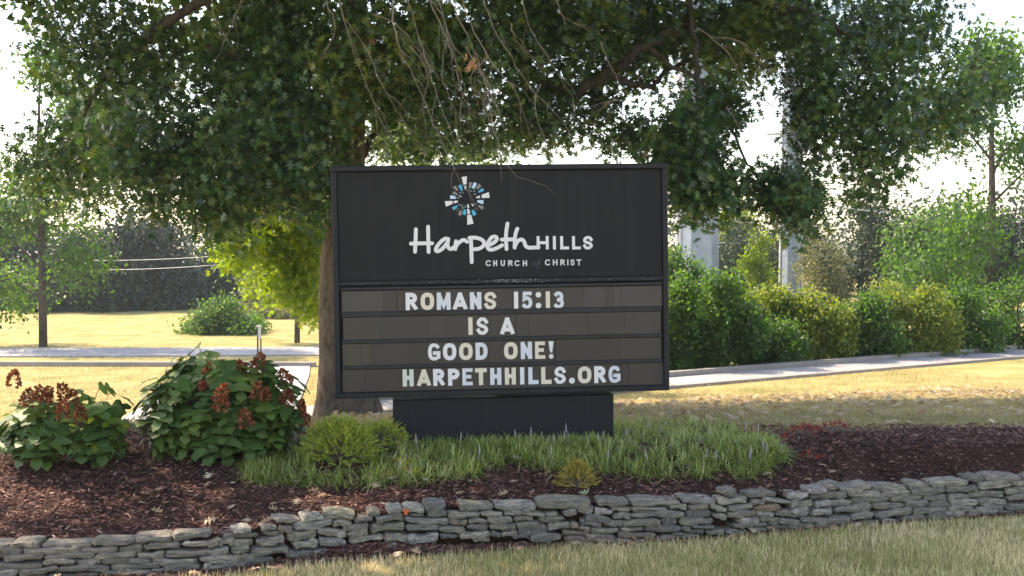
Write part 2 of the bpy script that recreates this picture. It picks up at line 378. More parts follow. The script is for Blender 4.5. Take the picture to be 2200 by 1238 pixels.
strip('kerb', [(-14, 30.3), (-5.3, 29.8 + .35)], [(-14, 30.05), (-5.3, 29.9)], MT['kerb'], .12, 30, kind='structure')
strip('road', [(-40, 34.6), (-12, 35.2), (30, 38)], [(-40, 31.5), (-12, 32.6), (30, 35)], MT['concrete'], .04, 60, kind='structure')

# ------------------------------------------------------------------ dry stone wall
def stone_mesh(i):
    rnd = random.Random(100 + i)
    nx, nz = 5, 3
    # closed slab: rings of a rounded, chipped profile in y-z marching along x
    prof = [(-.5, -.42), (-.46, -.5), (.5, -.5), (.5, .5), (-.44, .5), (-.5, .4), (-.53, .05)]
    vs = []; fs = []; m = len(prof)
    e1 = rnd.uniform(.65, 1.15); e2 = rnd.uniform(.6, 1.15)
    ph = rnd.uniform(0, 6)
    us = [0, .06, .2, .4, .6, .8, .93, 1]
    for a, u in enumerate(us):
        x = -.5 + u
        hs = 1.0
        if a == 0: hs = e1 * .75
        if a == 1: hs = min(1, e1 + .22)
        if a == len(us) - 1: hs = e2 * .7
        if a == len(us) - 2: hs = min(1, e2 + .2)
        top = .13 * math.sin(ph + u * 5) + rnd.uniform(-.12, .1); bot = .11 * math.sin(ph * 2 + u * 4) + rnd.uniform(-.1, .11)
        fr = rnd.uniform(-.07, .05) + (.12 if a in (0, len(us) - 1) else 0)
        for (y, z) in prof:
            zz = z * hs + (top if z > 0.2 else bot if z < -.2 else (top + bot) / 2)
            yy = y + (fr if y < 0 else 0) + rnd.uniform(-.035, .035)
            vs.append((x + rnd.uniform(-.012, .012), yy, zz + rnd.uniform(-.055, .055)))
    for a in range(len(us) - 1):
        for k in range(m):
            k2 = (k + 1) % m; fs.append((a * m + k, (a + 1) * m + k, (a + 1) * m + k2, a * m + k2))
    fs.append(tuple(range(m))); fs.append(tuple((len(us) - 1) * m + k for k in range(m))[::-1])
    mb = MB(); mb.add(vs, fs)
    me = mb.mesh('stone', MT['stone']); return me
SM = [stone_mesh(i) for i in range(28)]
wall = empty('stone_wall', (0, 6.75, LAWN), 'low dry-stacked retaining wall of grey flat stones holding the mulch bed', 'wall')
GREYS = [(.34, .29, .205), (.26, .225, .155), (.42, .36, .265), (.31, .265, .19), (.215, .185, .13)]
KC = {'o': (.26, .235, .135), 'b': (.25, .18, .10), 't': (.38, .28, .16), 'w': (.55, .5, .43), 'l': (.47, .435, .35), 'd': (.15, .145, .12), 'u': (.38, .355, .305), 'r': (.42, .23, .08)}
A_ = "370,400,635,385,80,l 200,505,720,460,70, 40,590,255,560,115,o 300,580,660,545,90, 345,650,600,620,85, 40,700,335,660,90,l 285,750,470,745,65, 20,815,335,785,80, 0,900,140,890,120,l 165,875,465,825,95, 485,740,685,730,75, 480,830,960,770,95,d 610,690,1160,630,95, 680,560,1080,520,105, 775,435,1070,440,60, 745,385,965,360,65, 915,275,1280,270,65, 980,360,1175,385,85,b 1315,235,1615,215,90,l 1175,350,1750,280,125,u 1085,490,1525,430,130,o 1535,410,1935,450,100, 1185,590,1535,540,120, 1545,535,1920,565,100,u 1085,715,1700,665,105,d 1620,200,2045,205,90,o 1750,300,2005,300,85,"
B_ = "-180,500,170,440,65, -120,560,165,520,95,o -90,650,375,600,90,l 140,295,320,285,65, -25,390,225,355,75, 265,385,630,335,100, 415,255,645,245,75,l 640,230,925,250,90,l 930,200,1215,165,115,d 190,500,650,450,120,o 720,310,905,318,35, 970,290,1225,290,85, 635,370,1270,405,95,u 665,480,1110,490,75, 375,605,695,620,110, 275,750,570,710,75, 690,640,1120,600,120,u 1115,500,1480,510,85, 1250,305,1680,300,90, 1270,380,1505,410,80,b 1400,210,1855,215,105,o 1690,300,1985,295,70, 1895,195,2440,205,85,l 1520,395,1790,395,70, 1790,370,2120,370,75, 1500,475,1785,475,75, 1795,460,2160,460,90,o 1410,590,1815,560,95, 1145,590,1375,590,60,d 1825,560,1965,560,70, 1970,570,2185,550,80, 2010,280,2245,280,70, 1585,640,1810,630,40,b"
C_ = "115,315,435,375,75, 330,240,1055,212,120,o 440,362,605,360,50, 350,425,680,415,60,o 0,425,262,415,70, 35,500,340,475,65, 60,570,455,560,150,d 470,530,770,505,110,l 675,345,855,330,80, 875,310,1095,305,100, 1110,320,1340,335,85,w 1150,200,1575,205,80,o 1330,290,1605,290,60, 990,410,1325,440,100,d 1230,485,1480,490,75, 920,470,1200,510,85,u 780,510,880,505,70,t 890,530,1040,560,55,t 680,600,1030,605,75,b 1045,580,1425,570,75,o 705,685,970,690,80,b 985,665,1370,675,100,b 770,750,1050,750,45,w 230,680,650,650,100, 0,655,215,650,60,d 1355,380,1590,385,85, 1615,295,2080,300,50, 1620,325,1960,330,35, 1595,375,1925,375,60, 1610,210,2261,205,100, 1470,470,1995,460,100,o 1450,550,1760,550,45, 1380,710,1760,730,90,w 1430,620,1930,645,90,b 1790,550,2261,550,80,d 1950,675,2500,665,85,"
D_ = "90,395,325,400,70, -70,420,70,425,50, -80,480,305,480,85, 0,580,195,580,95,d 315,480,650,480,100,d 215,585,695,585,100, 355,395,630,395,60,t 275,310,740,320,75,l 650,390,880,435,75, 685,490,865,525,70, 755,325,1165,300,100, 895,420,1225,380,80, 880,495,1260,465,75, 840,200,1000,195,80, 1145,235,1560,225,75, 1210,320,1390,320,60, 1365,290,1760,340,50,l 1230,400,1605,400,85,r 1020,570,1310,565,95,l 1265,485,1515,485,70,l 1530,475,1735,460,75, 1310,555,1575,545,65,o 950,630,1210,640,55, 250,680,380,675,50, 390,655,705,660,40,d 285,720,560,715,60, 590,720,830,715,75, 850,710,1140,705,65, 1215,625,1415,610,55, 1430,610,1545,610,45, 1200,685,1400,680,55, 1410,660,1675,655,55,b 1690,255,1975,235,70,w 1975,175,2250,165,80,w 2000,265,2145,260,60,d 1755,315,1870,305,45,l 1740,375,2035,335,80, 1745,445,1990,415,60,l 1735,505,1995,475,60,l 1565,585,1850,580,80, 1860,565,2160,545,70, 1690,650,2040,625,65, 2070,365,2300,350,90,l 2040,455,2300,460,75,l 150,735,285,745,40,"
rs = random.Random(5)
def place_stone(x0, z0, x1, z1, h, col, dy=0, yd=None):
    xm = (x0 + x1) / 2; yw = float(wall_y(xm)); ang = math.atan2(z1 - z0, x1 - x0)
    sl2 = float(wall_y(xm + .05) - wall_y(xm - .05)) / .1
    o = D.objects.new('stone', rs.choice(SM)); COL.objects.link(o); o.parent = wall
    L = math.hypot(x1 - x0, z1 - z0); dep = yd or rs.uniform(.10, .14)
    o.location = (xm, yw + dep / 2 + dy + rs.uniform(-.015, .015) - 6.75, (z0 + z1) / 2 - LAWN)
    o.rotation_euler = (rs.uniform(-.06, .06), -ang, math.atan(sl2) + rs.uniform(-.05, .05))
    o.scale = (L * 1.03 * rs.choice((1, -1)), dep, h * rs.choice((1, 1, -1)))
    c = KC[col] if col else rs.choice(GREYS); k = rs.uniform(.72, 1.25); o.color = tuple(v * k for v in c) + (1,)
def py_y(px): return float(np.interp(px, [437, 700, 1100, 1450, 1764], [6.2, 6.5, 6.75, 6.9, 7.2]))
for txt, ox, oy in ((A_, 430, 1080), (B_, 760, 1060), (C_, 1100, 1050), (D_, 1420, 1030)):
    for it in txt.split():
        p = it.split(','); a, b, c, d, h = map(float, p[:5]); s = 6.2857
        P = at(ox + a / s, oy + b / s, py_y(ox + a / s)); Q = at(ox + c / s, oy + d / s, py_y(ox + c / s))
        hh = h / s / FPX * P.y * .96
        tb = float(wall_top(P.x)) - (P.z + Q.z) / 2      # how far below the coping: stones batter back a little
        place_stone(P.x, P.z, Q.x, Q.z, hh, p[5], dy=.04 - min(.04, max(0, tb * .2)))
def courses(x0, x1):                                   # the wall goes on past the photograph
    for c in range(6):
        x = x0 + rs.uniform(-.1, 0)
        while x < x1:
            L = rs.uniform(.11, .30); top = float(wall_top(x)); hgt = (top - LAWN + .03) / 6
            z = LAWN - .01 + hgt * (c + .5) + .01 * math.sin(x * 5 + c)
            place_stone(x, z, x + L, z + rs.uniform(-.012, .012), hgt * rs.uniform(.9, 1.0), '', dy=.01 * c); x += L + .008
courses(-4.2, WX[1] - .02); courses(WX[5] + .03, 4.6)
# soil and rubble packed behind the stones
mb = MB(); n_ = 140
for k in range(n_):
    xa, xb = -4.8 + 10 * k / n_, -4.8 + 10 * (k + 1) / n_
    vs = []
    for x in (xa, xb):
        y = float(wall_y(x)) + .085; z = float(wall_top(x)) - .03
        vs += [(x, y, LAWN - .05), (x, y + .03, z), (x, y + .12, z)]
    mb.add(vs, [(0, 3, 4, 1), (1, 4, 5, 2)])
build(mb, 'soil_fill', MT['bed'], wall)

# ------------------------------------------------------------------ mulch chips, lawn
def gz(x, y, f=G):
    return f(x, y)
def sample(n, x0, x1, y0, y1): return RG.uniform(x0, x1, n), RG.uniform(y0, y1, n)
N = 95000
x, y = sample(N, -4.3, 4.6, 6.0, 8.9); k = (y > wall_y(x) + .06); x, y = x[k], y[k]
P = np.stack([x, y, bed_z(x, y) + RG.uniform(0, .014, len(x))], -1)
az = RG.uniform(0, 6.283, len(x)); Dr = np.stack([np.cos(az), np.sin(az), RG.normal(0, .25, len(x))], -1)
Nn = np.stack([RG.normal(0, .45, len(x)), RG.normal(0, .45, len(x)), np.ones(len(x))], -1)
scatter('mulch_chips', CHIP, P, Dr, Nn, RG.uniform(.014, .042, len(x)), RG.beta(2, 2.6, len(x)), MT['chip'], kind='stuff', wid=RG.uniform(.4, 1.2, len(x)))
# spilled chips at the foot of the wall
x = np.concatenate([RG.uniform(-2.0, .1, 5200), RG.uniform(-3.6, 3.6, 2500)]); y = wall_y(x) - np.abs(RG.normal(0, .05, len(x))) + .02
P = np.stack([x, y, LAWN + .004 + np.clip(.05 - (wall_y(x) - y) * .6, 0, .05) * np.exp(-((x + .85) / .4) ** 2) + RG.uniform(0, .015, len(x))], -1)
az = RG.uniform(0, 6.283, len(x)); Dr = np.stack([np.cos(az), np.sin(az), RG.normal(0, .3, len(x))], -1)
Nn = np.stack([RG.normal(0, .5, len(x)), RG.normal(-.3, .45, len(x)), np.ones(len(x))], -1)
scatter('spilled_mulch', CHIP, P, Dr, Nn, RG.uniform(.015, .045, len(x)), RG.beta(2, 3, len(x)), MT['chip'], kind='stuff')

def vnoise(x, y, s, seed=0):
    r = np.random.default_rng(seed); g = r.random((64, 64)); u = x * s + 100; v = y * s + 100
    iu, iv = np.floor(u).astype(int), np.floor(v).astype(int); fu, fv = u - iu, v - iv; fu = fu * fu * (3 - 2 * fu); fv = fv * fv * (3 - 2 * fv)
    gg = lambda a, b: g[a % 64, b % 64]
    return (gg(iu, iv) * (1 - fu) + gg(iu + 1, iv) * fu) * (1 - fv) + (gg(iu, iv + 1) * (1 - fu) + gg(iu + 1, iv + 1) * fu) * fv
def lawn(name, n, x0, x1, y0, y1, keep, size, mat, bias=0, flat=.0, zf=G, kindn='stuff', wid=1.0, **kw):
    x, y = sample(n, x0, x1, y0, y1); k = keep(x, y); x, y = x[k], y[k]; m = len(x)
    P = np.stack([x, y, zf(x, y) - .003], -1); az = RG.uniform(0, 6.283, m)
    lean = RG.uniform(.15, 1.6, m) + flat
    Dr = np.stack([np.cos(az) * lean, np.sin(az) * lean, np.ones(m) * (1 - .7 * min(1, flat))], -1)
    Nn = np.stack([np.cos(az), np.sin(az), -lean], -1)
    t = np.clip(-.12 + 1.0 * (vnoise(x, y, 1.6, 3) * .6 + vnoise(x, y, 6, 4) * .4) + RG.normal(.1, .27, m) + bias, 0, 1)
    return scatter(name, SHORT, P, Dr, Nn, RG.uniform(*size, m), t, mat, kind=kindn, curl=RG.uniform(0, .6, m), wid=wid, **kw)
edge = lambda x, y: y < wall_y(x) - .02 - .09 * vnoise(x, y, 4, 9) * smooth(.6, -.6, x) - .03
lawn('lawn_grass', 60000, -3.9, 3.9, 5.6, 7.4, edge, (.025, .06), MT['lawn_blade'], -.06)
lawn('lawn_straw', 16000, -3.9, 3.9, 5.6, 7.3, lambda x, y: edge(x, y) & (vnoise(x, y, 1.3, 21) > .35), (.05, .13), MT['straw_blade'], .1, 2.0, wid=.45)
back = lambda x, y: (y > 8.75) & (y < path_front(x) - .05)
lawn('back_lawn_grass', 90000, -6, 7.5, 8.7, 19.5, back, (.03, .07), MT['straw_blade'], .0, .5)
lawn('far_lawn_grass', 60000, -16, -1.5, 15, 34, lambda x, y: (y > path_front(x) + 1.4) & ~((x > np.interp(y, [13.7, 30], [-4.9, -9])) & (x < np.interp(y, [14.8, 30], [-2.8, -5.38])) & (y < 30.4)) & (y < 31.4), (.04, .09), MT['straw_blade'], -.1, .3)

# fallen oak leaves, each its own object (shared meshes)
def one_leaf(name, tm, size, curl, mat, tint):
    tv, t3, q4 = tm; v = np.array(tv, float); v[:, 2] += curl * (v[:, 1] - .5) ** 2 + .5 * curl * v[:, 0] ** 2 * 2; v *= size
    v[:, 1] -= size / 2
    return np_mesh(name, v, np.array(t3).reshape(-1, 3), np.array(q4, int).reshape(-1, 4), mat, np.full(len(v), tint))
FL = [one_leaf('fallen_leaf', OAK, random.uniform(.07, .10), random.uniform(-.7, .9), MT['dry_leaf'], random.random()) for _ in range(12)]
def drop(x, y, z, grp, lab, me=None, tilt=.35):
    o = D.objects.new('fallen_leaf', me or random.choice(FL)); COL.objects.link(o)
    o.location = (x, y, z); o.rotation_euler = (random.uniform(-tilt, tilt), random.uniform(-tilt, tilt), random.uniform(0, 6.28))
    o['label'] = lab; o['category'] = 'leaf'; o['group'] = grp; return o
for _ in range(95):
    px = random.uniform(300, 1900); py = random.uniform(1010, 1130)
    yy = random.uniform(6.4, 7.6); xx = (px - 1100) / FPX * yy
    if yy < wall_y(xx) + .12: continue
    drop(xx, yy, float(bed_z(xx, yy)) + .022, 'tan oak leaves fallen on the mulch bed', 'pale tan lobed oak leaf fallen on the dark mulch above the wall')
for _ in range(42):
    xx = random.uniform(-3.4, 3.2); yy = float(wall_y(xx)) - random.uniform(.05, .22)
    drop(xx, yy, LAWN + .04, 'tan oak leaves along the foot of the stone wall', 'dry tan oak leaf lying at the foot of the stone wall')
p = at(1258, 1058, 6.95); drop(p.x, 6.95, float(bed_z(p.x, 6.95)) + .04, 'grey green leaf', 'curled grey-green leaf on the mulch above the longest coping stone', one_leaf('fallen_leaf', OAK, .1, 1.4, leaf_mat('leaf_grey_green', [(0, (.25, .3, .2)), (1, (.3, .36, .25))], .2), .5))
p = at(868, 1109, 6.5); o = drop(p.x, float(wall_y(p.x)) + .0, p.z, 'orange leaf', 'small bright orange leaf caught between stones of the wall', one_leaf('fallen_leaf', OAK, .05, 1, leaf_mat('leaf_orange', [(0, (.6, .12, .03)), (1, (.7, .15, .03))], .2), .5)); o.rotation_euler = (1.3, .2, .3)
# litter scattered over the back lawn (past counting)
x, y = sample(2600, -5, 6, 8.9, 15); k = y < path_front(x) - .1; x, y = x[k], y[k]
P = np.stack([x, y, G(x, y) + .03], -1); az = RG.uniform(0, 6.28, len(x))
scatter('leaf_litter', OAK, P, np.stack([np.cos(az), np.sin(az), RG.normal(0, .3, len(x))], -1), np.stack([RG.normal(0, .4, len(x)), RG.normal(0, .4, len(x)), np.ones(len(x))], -1), RG.uniform(.06, .1, len(x)), RG.random(len(x)), MT['dry_leaf'], kind='stuff')

# ------------------------------------------------------------------ the sign
YAW, ROLL = math.radians(4.4), math.radians(.87)
SC = at(1076, 604, 8.0)
r0 = Vector((math.cos(YAW), math.sin(YAW), 0)); n0 = Vector((math.sin(YAW), -math.cos(YAW), 0)); z0 = Vector((0, 0, 1))
SR = r0 * math.cos(ROLL) + z0 * math.sin(ROLL); SU = z0 * math.cos(ROLL) - r0 * math.sin(ROLL)
def uv(px, py):                          # where that direction meets the plane of the sign's face
    d = ray(px, py); k = (SC - Vector((0, 0, CAMZ))).dot(n0) / d.dot(n0); q = Vector((0, 0, CAMZ)) + d * k - SC
    return q.dot(SR), q.dot(SU)
SM4 = Matrix(((SR.x, -n0.x, SU.x, SC.x), (SR.y, -n0.y, SU.y, SC.y), (SR.z, -n0.z, SU.z, SC.z), (0, 0, 0, 1)))
sign = empty('church_sign', (0, 0, 0), 'dark charcoal church sign with white script lettering and changeable letter board on a pedestal', 'sign')
sign.location = SC; sign.rotation_mode = 'QUATERNION'; sign.rotation_quaternion = SM4.to_quaternion()
def spart(mb, name, mats, parent=None, sm=False, **kw): return link(name, mb.mesh(name, mats, sm), parent or sign, **kw)
def rect(px0, py0, px1, py1):
    a = uv(px0, py0); b = uv(px1, py1); return a[0], b[1], b[0], a[1]    # u0,v0,u1,v1
U0 = (uv(710, 358)[0] + uv(722, 857)[0]) / 2; U1 = (uv(1434, 350)[0] + uv(1437, 838)[0]) / 2
V1 = (uv(710, 358)[1] + uv(1434, 350)[1]) / 2; V0 = (uv(722, 857)[1] + uv(1437, 838)[1]) / 2
print('sign', U0, U1, V0, V1, uv(710, 358), uv(1434, 350), uv(1437, 838), uv(722, 857))
FW = .038; DEP = .34
mb = MB(); mb.box(U0 + .003, U1 - .003, .03, DEP, V0 + .003, V1 - .003); spart(mb, 'cabinet', MT['frame'])
def bar(name, u0, u1, v0, v1, ya, yb, mat, parent=None, bev=.004, **kw):
    mb = MB(); b = bev
    vs = [(u0, ya + b, v0), (u1, ya + b, v0), (u1, ya + b, v1), (u0, ya + b, v1), (u0 + b, ya, v0 + b), (u1 - b, ya, v0 + b), (u1 - b, ya, v1 - b), (u0 + b, ya, v1 - b),
          (u0, yb, v0), (u1, yb, v0), (u1, yb, v1), (u0, yb, v1)]
    fs = [(4, 5, 6, 7), (0, 1, 5, 4), (1, 2, 6, 5), (2, 3, 7, 6), (3, 0, 4, 7), (0, 8, 9, 1), (1, 9, 10, 2), (2, 10, 11, 3), (3, 11, 8, 0), (8, 11, 10, 9)]
    mb.add(vs, fs); return spart(mb, name, mat, parent, **kw)
bar('frame_rail', U0, U1, V1 - FW, V1, -.012, .05, MT['frame']); bar('frame_rail', U0, U1, V0, V0 + FW, -.012, .05, MT['frame'])
bar('frame_stile', U0, U0 + FW, V0 + FW + .001, V1 - FW - .001, -.011, .05, MT['frame']); bar('frame_stile', U1 - FW, U1, V0 + FW + .001, V1 - FW - .001, -.011, .05, MT['frame'])
vd1 = uv(1073, 599)[1]; vd0 = uv(1073, 609)[1]
ia, ib = U0 + FW, U1 - FW
mb = MB(); mb.box(ia, ib, .012, .03, vd1 + .001, V1 - FW - .001); face = spart(mb, 'face_panel', MT['face'])
for (a, b, c, d) in ((ia, ib, V1 - FW - .006, V1 - FW - .0005), (ia, ib, vd1 + .0005, vd1 + .006), (ia, ia + .006, vd1 + .007, V1 - FW - .007), (ib - .006, ib, vd1 + .007, V1 - FW - .007)):
    mb = MB(); mb.box(a, b, .004, .013, c, d); spart(mb, 'gasket', MT['gasket'])
bar('divider', ia, ib, vd0, vd1, -.008, .05, MT['frame'])
# hairline seams between the face sheets, screws in the frame
for px_ in (896, 1296):
    u = uv(px_, 480)[0]; mb = MB(); mb.box(u - .0009, u + .0009, .0112, .0125, vd1 + .007, V1 - FW - .007); spart(mb, 'seam', MT['face'])
for u in np.linspace(U0 + .09, U1 - .09, 9):
    for v in (V1 - FW / 2, V0 + FW / 2):
        mb = MB(); mb.add([(u + .0045 * math.cos(t), -.0138, v + .0045 * math.sin(t)) for t in np.linspace(0, 6.2832, 9)[:-1]] + [(u + .0055 * math.cos(t), -.0118, v + .0055 * math.sin(t)) for t in np.linspace(0, 6.2832, 9)[:-1]], [tuple(range(8))] + [(k, 8 + k, 8 + (k + 1) % 8, (k + 1) % 8) for k in range(8)])
        spart(mb, 'screw', MT['track'])
# flaked paint on the divider
mb = MB()
for _ in range(150):
    u = np.clip(RG.normal(.08, .13), -.35, .55) if random.random() < .8 else RG.uniform(ia + .05, ib - .05); v = RG.uniform(vd0 + .004, vd1 - .004); s = RG.uniform(.0015, .005)
    k = [(u + s * math.cos(t) * RG.uniform(.6, 1.6), -.0088 - .0004 * random.random(), v + s * .7 * math.sin(t)) for t in np.linspace(0, 6.28, 7)[:-1]]
    c = Vector(k[0]); mb.add(k, [(0, 1, 2, 3, 4, 5)])
spart(mb, 'paint_flakes', MT['peel'], kind='stuff')

# lettering ----------------------------------------------------------------
def crom(pts, k=8, closed=False):
    P = [Vector(p) for p in pts]; n = len(P); out = []
    rng = range(n if closed else n - 1)
    for i in rng:
        g = (lambda j: P[j % n]) if closed else (lambda j: P[max(0, min(n - 1, j))])
        a, b, c, d = g(i - 1), g(i), g(i + 1), g(i + 2)
        for s in range(k):
            t = s / k; out.append(.5 * ((2 * b) + (c - a) * t + (2 * a - 5 * b + 4 * c - d) * t * t + (3 * b - 3 * c + d - a) * t ** 3))
    if not closed: out.append(P[-1])
    return out
DZ = [0]
def band(mb, pts, w, y0, th, closed=False, rnd=False, ext=True):
    """a stroke of width w along pts (u,v) as a thin raised solid"""
    P = [Vector((p[0], p[1])) for p in pts]
    DZ[0] = (DZ[0] + 1) % 9; yf = y0 - th - DZ[0] * .00012; n = len(P)
    if ext and not closed and not rnd:
        P[0] = P[0] + (P[0] - P[1]).normalized() * w / 2; P[-1] = P[-1] + (P[-1] - P[-2]).normalized() * w / 2
    L = []; R = []
    for i in range(n):
        a = P[(i - 1) % n] if closed or i else None; b = P[(i + 1) % n] if closed or i < n - 1 else None
        d1 = (P[i] - a).normalized() if a is not None else None; d2 = (b - P[i]).normalized() if b is not None else None
        d1 = d1 if d1 is not None else d2; d2 = d2 if d2 is not None else d1
        t = d1 + d2; t = t.normalized() if t.length > 1e-6 else d1
        nn = Vector((-t.y, t.x)); c = max(.42, nn.dot(Vector((-d1.y, d1.x))))
        L.append(P[i] + nn * w / 2 / c); R.append(P[i] - nn * w / 2 / c)
    vs = [(q.x, yf, q.y) for q in L] + [(q.x, yf, q.y) for q in R] + [(q.x, y0, q.y) for q in L] + [(q.x, y0, q.y) for q in R]
    fs = []
    for i in range(n if closed else n - 1):
        j = (i + 1) % n
        fs += [(i, n + i, n + j, j), (i, j, 2 * n + j, 2 * n + i), (n + i, 3 * n + i, 3 * n + j, n + j)]
    if not closed: fs += [(0, 2 * n, 3 * n, n), (n - 1, 2 * n - 1, 4 * n - 1, 3 * n - 1)]
    mb.add(vs, fs)
    if rnd:
        for q in ((P[0], P[-1]) if not closed else ()):
            disc(mb, q.x, q.y, w / 2 * .999, y0, th + .00005)
def disc(mb, u, v, r, y0, th, n=18):
    DZ[0] = (DZ[0] + 1) % 9; yf = y0 - th - DZ[0] * .00012
    c = [(u + r * math.cos(6.2832 * k / n), yf, v + r * math.sin(6.2832 * k / n)) for k in range(n)]
    mb.add(c + [(a, y0, b) for a, _, b in c], [tuple(range(n))] + [(k, n + k, n + (k + 1) % n, (k + 1) % n) for k in range(n)])
def arc(cx, cy, rx, ry, a0, a1, n=10, e=1.0):
    o = []
    for k in range(n + 1):
        t = math.radians(a0 + (a1 - a0) * k / n); c, s = math.cos(t), math.sin(t)
        o.append((cx + rx * math.copysign(abs(c) ** e, c), cy + ry * math.copysign(abs(s) ** e, s)))
    return o
GL = {
 'I': [[(.5, 0), (.5, 1)]], '1': [[(.5, 0), (.5, 1)]], 'L': [[(0, 1), (0, 0), (1, 0)]],
 'H': [[(0, 0), (0, 1)], [(1, 0), (1, 1)], [(0, .5), (1, .5)]],
 'E': [[(1, 1), (0, 1), (0, 0), (1, 0)], [(0, .51), (.8, .51)]],
 'T': [[(0, 1), (1, 1)], [(.5, .98), (.5, 0)]],
 'A': [[(-.02, 0), (.47, 1)], [(1.02, 0), (.53, 1)], [(.2, .22), (.8, .22)]],
 'M': [[(0, 0), (.02, 1)], [(1, 0), (.98, 1)], [(.06, .92), (.5, .12), (.94, .92)]],
 'N': [[(0, 0), (0, 1)], [(1, 0), (1, 1)], [(.03, .95), (.97, .05)]],
 'O': 'O', 'C': [arc(.5, .5, .5, .5, 45, 315, 20, .85)], 'G': [arc(.5, .5, .5, .5, 45, 300, 18, .8) + [(1, .12), (1, .42), (.55, .42)]],
 'S': [crom([(.98, .80), (.75, .98), (.35, 1.0), (.02, .80), (.12, .60), (.5, .5), (.88, .38), (.98, .18), (.65, 0), (.25, .01), (0, .2)], 4)],
 'D': [[(0, 0), (0, 1)], [(0.02, 1), (.35, 1)] + arc(.4, .5, .6, .5, 85, -85, 12, .85) + [(.35, 0), (.02, 0)]],
 'P': [[(0, 0), (0, 1)], [(.02, 1), (.5, 1)] + arc(.5, .74, .5, .26, 80, -80, 8) + [(.5, .48), (.02, .48)]],
 'R': [[(0, 0), (0, 1)], [(.02, 1), (.5, 1)] + arc(.5, .75, .48, .25, 80, -80, 8) + [(.5, .5), (.02, .5)], [(.48, .46), (1, 0)]],
 'U': [[(0, 1), (0, .35)] + arc(.5, .3, .5, .3, 190, 350, 10) + [(1, .35), (1, 1)]],
 '5': [[(.92, 1), (.1, 1), (.06, .58)] + arc(.45, .33, .55, .33, 125, -140, 14)],
 '3': [arc(.45, .75, .48, .25, 140, -85, 9) , arc(.45, .27, .55, .27, 85, -140, 10)],
}
def glyph(mb, ch, u0, v0, u1, v1, w, y0, th):
    if ch == '.': disc(mb, (u0 + u1) / 2, v0 + (u1 - u0) / 2, (u1 - u0) / 2, y0, th); return
    if ch == ':':
        r = (u1 - u0) / 2; disc(mb, (u0 + u1) / 2, v0 + r + .004, r, y0, th); disc(mb, (u0 + u1) / 2, v1 - r - .004, r, y0, th); return
    if ch == '!':
        c = (u0 + u1) / 2; r = w * .55; disc(mb, c, v0 + r, r, y0, th)
        yy = y0 - th; vs = [(c - w * .62, yy, v1), (c - w * .25, yy, v0 + .045), (c + w * .25, yy, v0 + .045), (c + w * .62, yy, v1)]
        mb.add(vs + [(a, y0, b) for a, _, b in vs], [(0, 1, 2, 3), (0, 4, 5, 1), (1, 5, 6, 2), (2, 6, 7, 3), (3, 7, 4, 0)]); return
    h = w / 2; a0, a1, b0, b1 = u0 + h, u1 - h, v0 + h, v1 - h
    if a1 < a0: a0 = a1 = (u0 + u1) / 2
    f = lambda p: (a0 + (a1 - a0) * p[0], b0 + (b1 - b0) * p[1])
    if GL[ch] == 'O': band(mb, [f(p) for p in arc(.5, .5, .5, .5, 0, 345, 23, .8)], w, y0, th, closed=True); return
    k0 = len(mb.v)
    for st in GL[ch]: band(mb, [f(p) for p in st], w, y0, th)
    mb.v[k0:] = [(a_, b_, min(v1, max(v0, c_))) for a_, b_, c_ in mb.v[k0:]]
YF = .012
# script name, traced as brush strokes
zf = lambda p: uv(840 + p[0] / 4.49, 350 + p[1] / 4.49)
k_ = (uv(1100, 500)[0] - uv(1000, 500)[0]) / 100
SCRIPT = {
 'H': [[(240, 641), (238, 720), (232, 858)], [(358, 616), (360, 740), (363, 860)], [(192, 780), (300, 777), (396, 777)]],
 'a': [[(552, 735), (520, 733), (478, 765), (440, 815), (434, 845), (455, 853), (500, 825), (548, 765)], [(553, 742), (546, 785), (556, 820), (582, 832), (604, 815)]],
 'r': [[(627, 757), (622, 800), (621, 832)], [(622, 818), (650, 775), (700, 744), (735, 762)]],
 'p': [[(772, 735), (776, 850), (779, 958)], [(758, 724), (815, 722), (870, 738), (897, 765), (892, 800), (850, 828), (795, 834)]],
 'e': [[(940, 795), (985, 775), (1022, 740), (1010, 713), (972, 720), (938, 770), (932, 815), (958, 838), (1010, 828), (1074, 795)]],
 't': [[(1125, 586), (1110, 700), (1116, 832)], [(1070, 741), (1180, 738)]],
 'h': [[(1220, 636), (1200, 700), (1194, 818)], [(1198, 800), (1225, 755), (1262, 740), (1288, 765), (1300, 800), (1330, 818), (1375, 818), (1424, 815)]],
}
for ch, sts in SCRIPT.items():
    mb = MB()
    for st in sts:
        band(mb, crom([zf(p) for p in st], 7), 36 / 4.49 * k_, YF, .0012, rnd=True)
    spart(mb, 'script_letter', MT['white'], face)
def word(spec, y0px, y1px, wpx, mat, conv):
    for ch, a, b in spec:
        mb = MB(); p = conv((a, y1px)); q = conv((b, y0px)); glyph(mb, ch, p[0], p[1], q[0], q[1], wpx * k_, YF, .001); spart(mb, 'letter', mat, face)
word([('H', 1408, 1522), ('I', 1562, 1594), ('L', 1635, 1718), ('L', 1750, 1832), ('S', 1856, 1948)], 706, 836, 6.3, MT['white'], zf)
word([('C', 914, 968), ('H', 988, 1024), ('U', 1060, 1100), ('R', 1132, 1174), ('C', 1194, 1244), ('H', 1273, 1313)], 940, 997, 2.5, MT['white'], zf)
word([('C', 1488, 1540), ('H', 1564, 1608), ('R', 1637, 1678), ('I', 1702, 1714), ('S', 1735, 1772), ('T', 1792, 1838)], 932, 990, 2.5, MT['white'], zf)
mb = MB(); band(mb, crom([zf(p) for p in [(1388, 962), (1372, 965), (1368, 985), (1382, 994), (1392, 980)]], 5, True), 1.4 * k_, YF, .0008, closed=True)
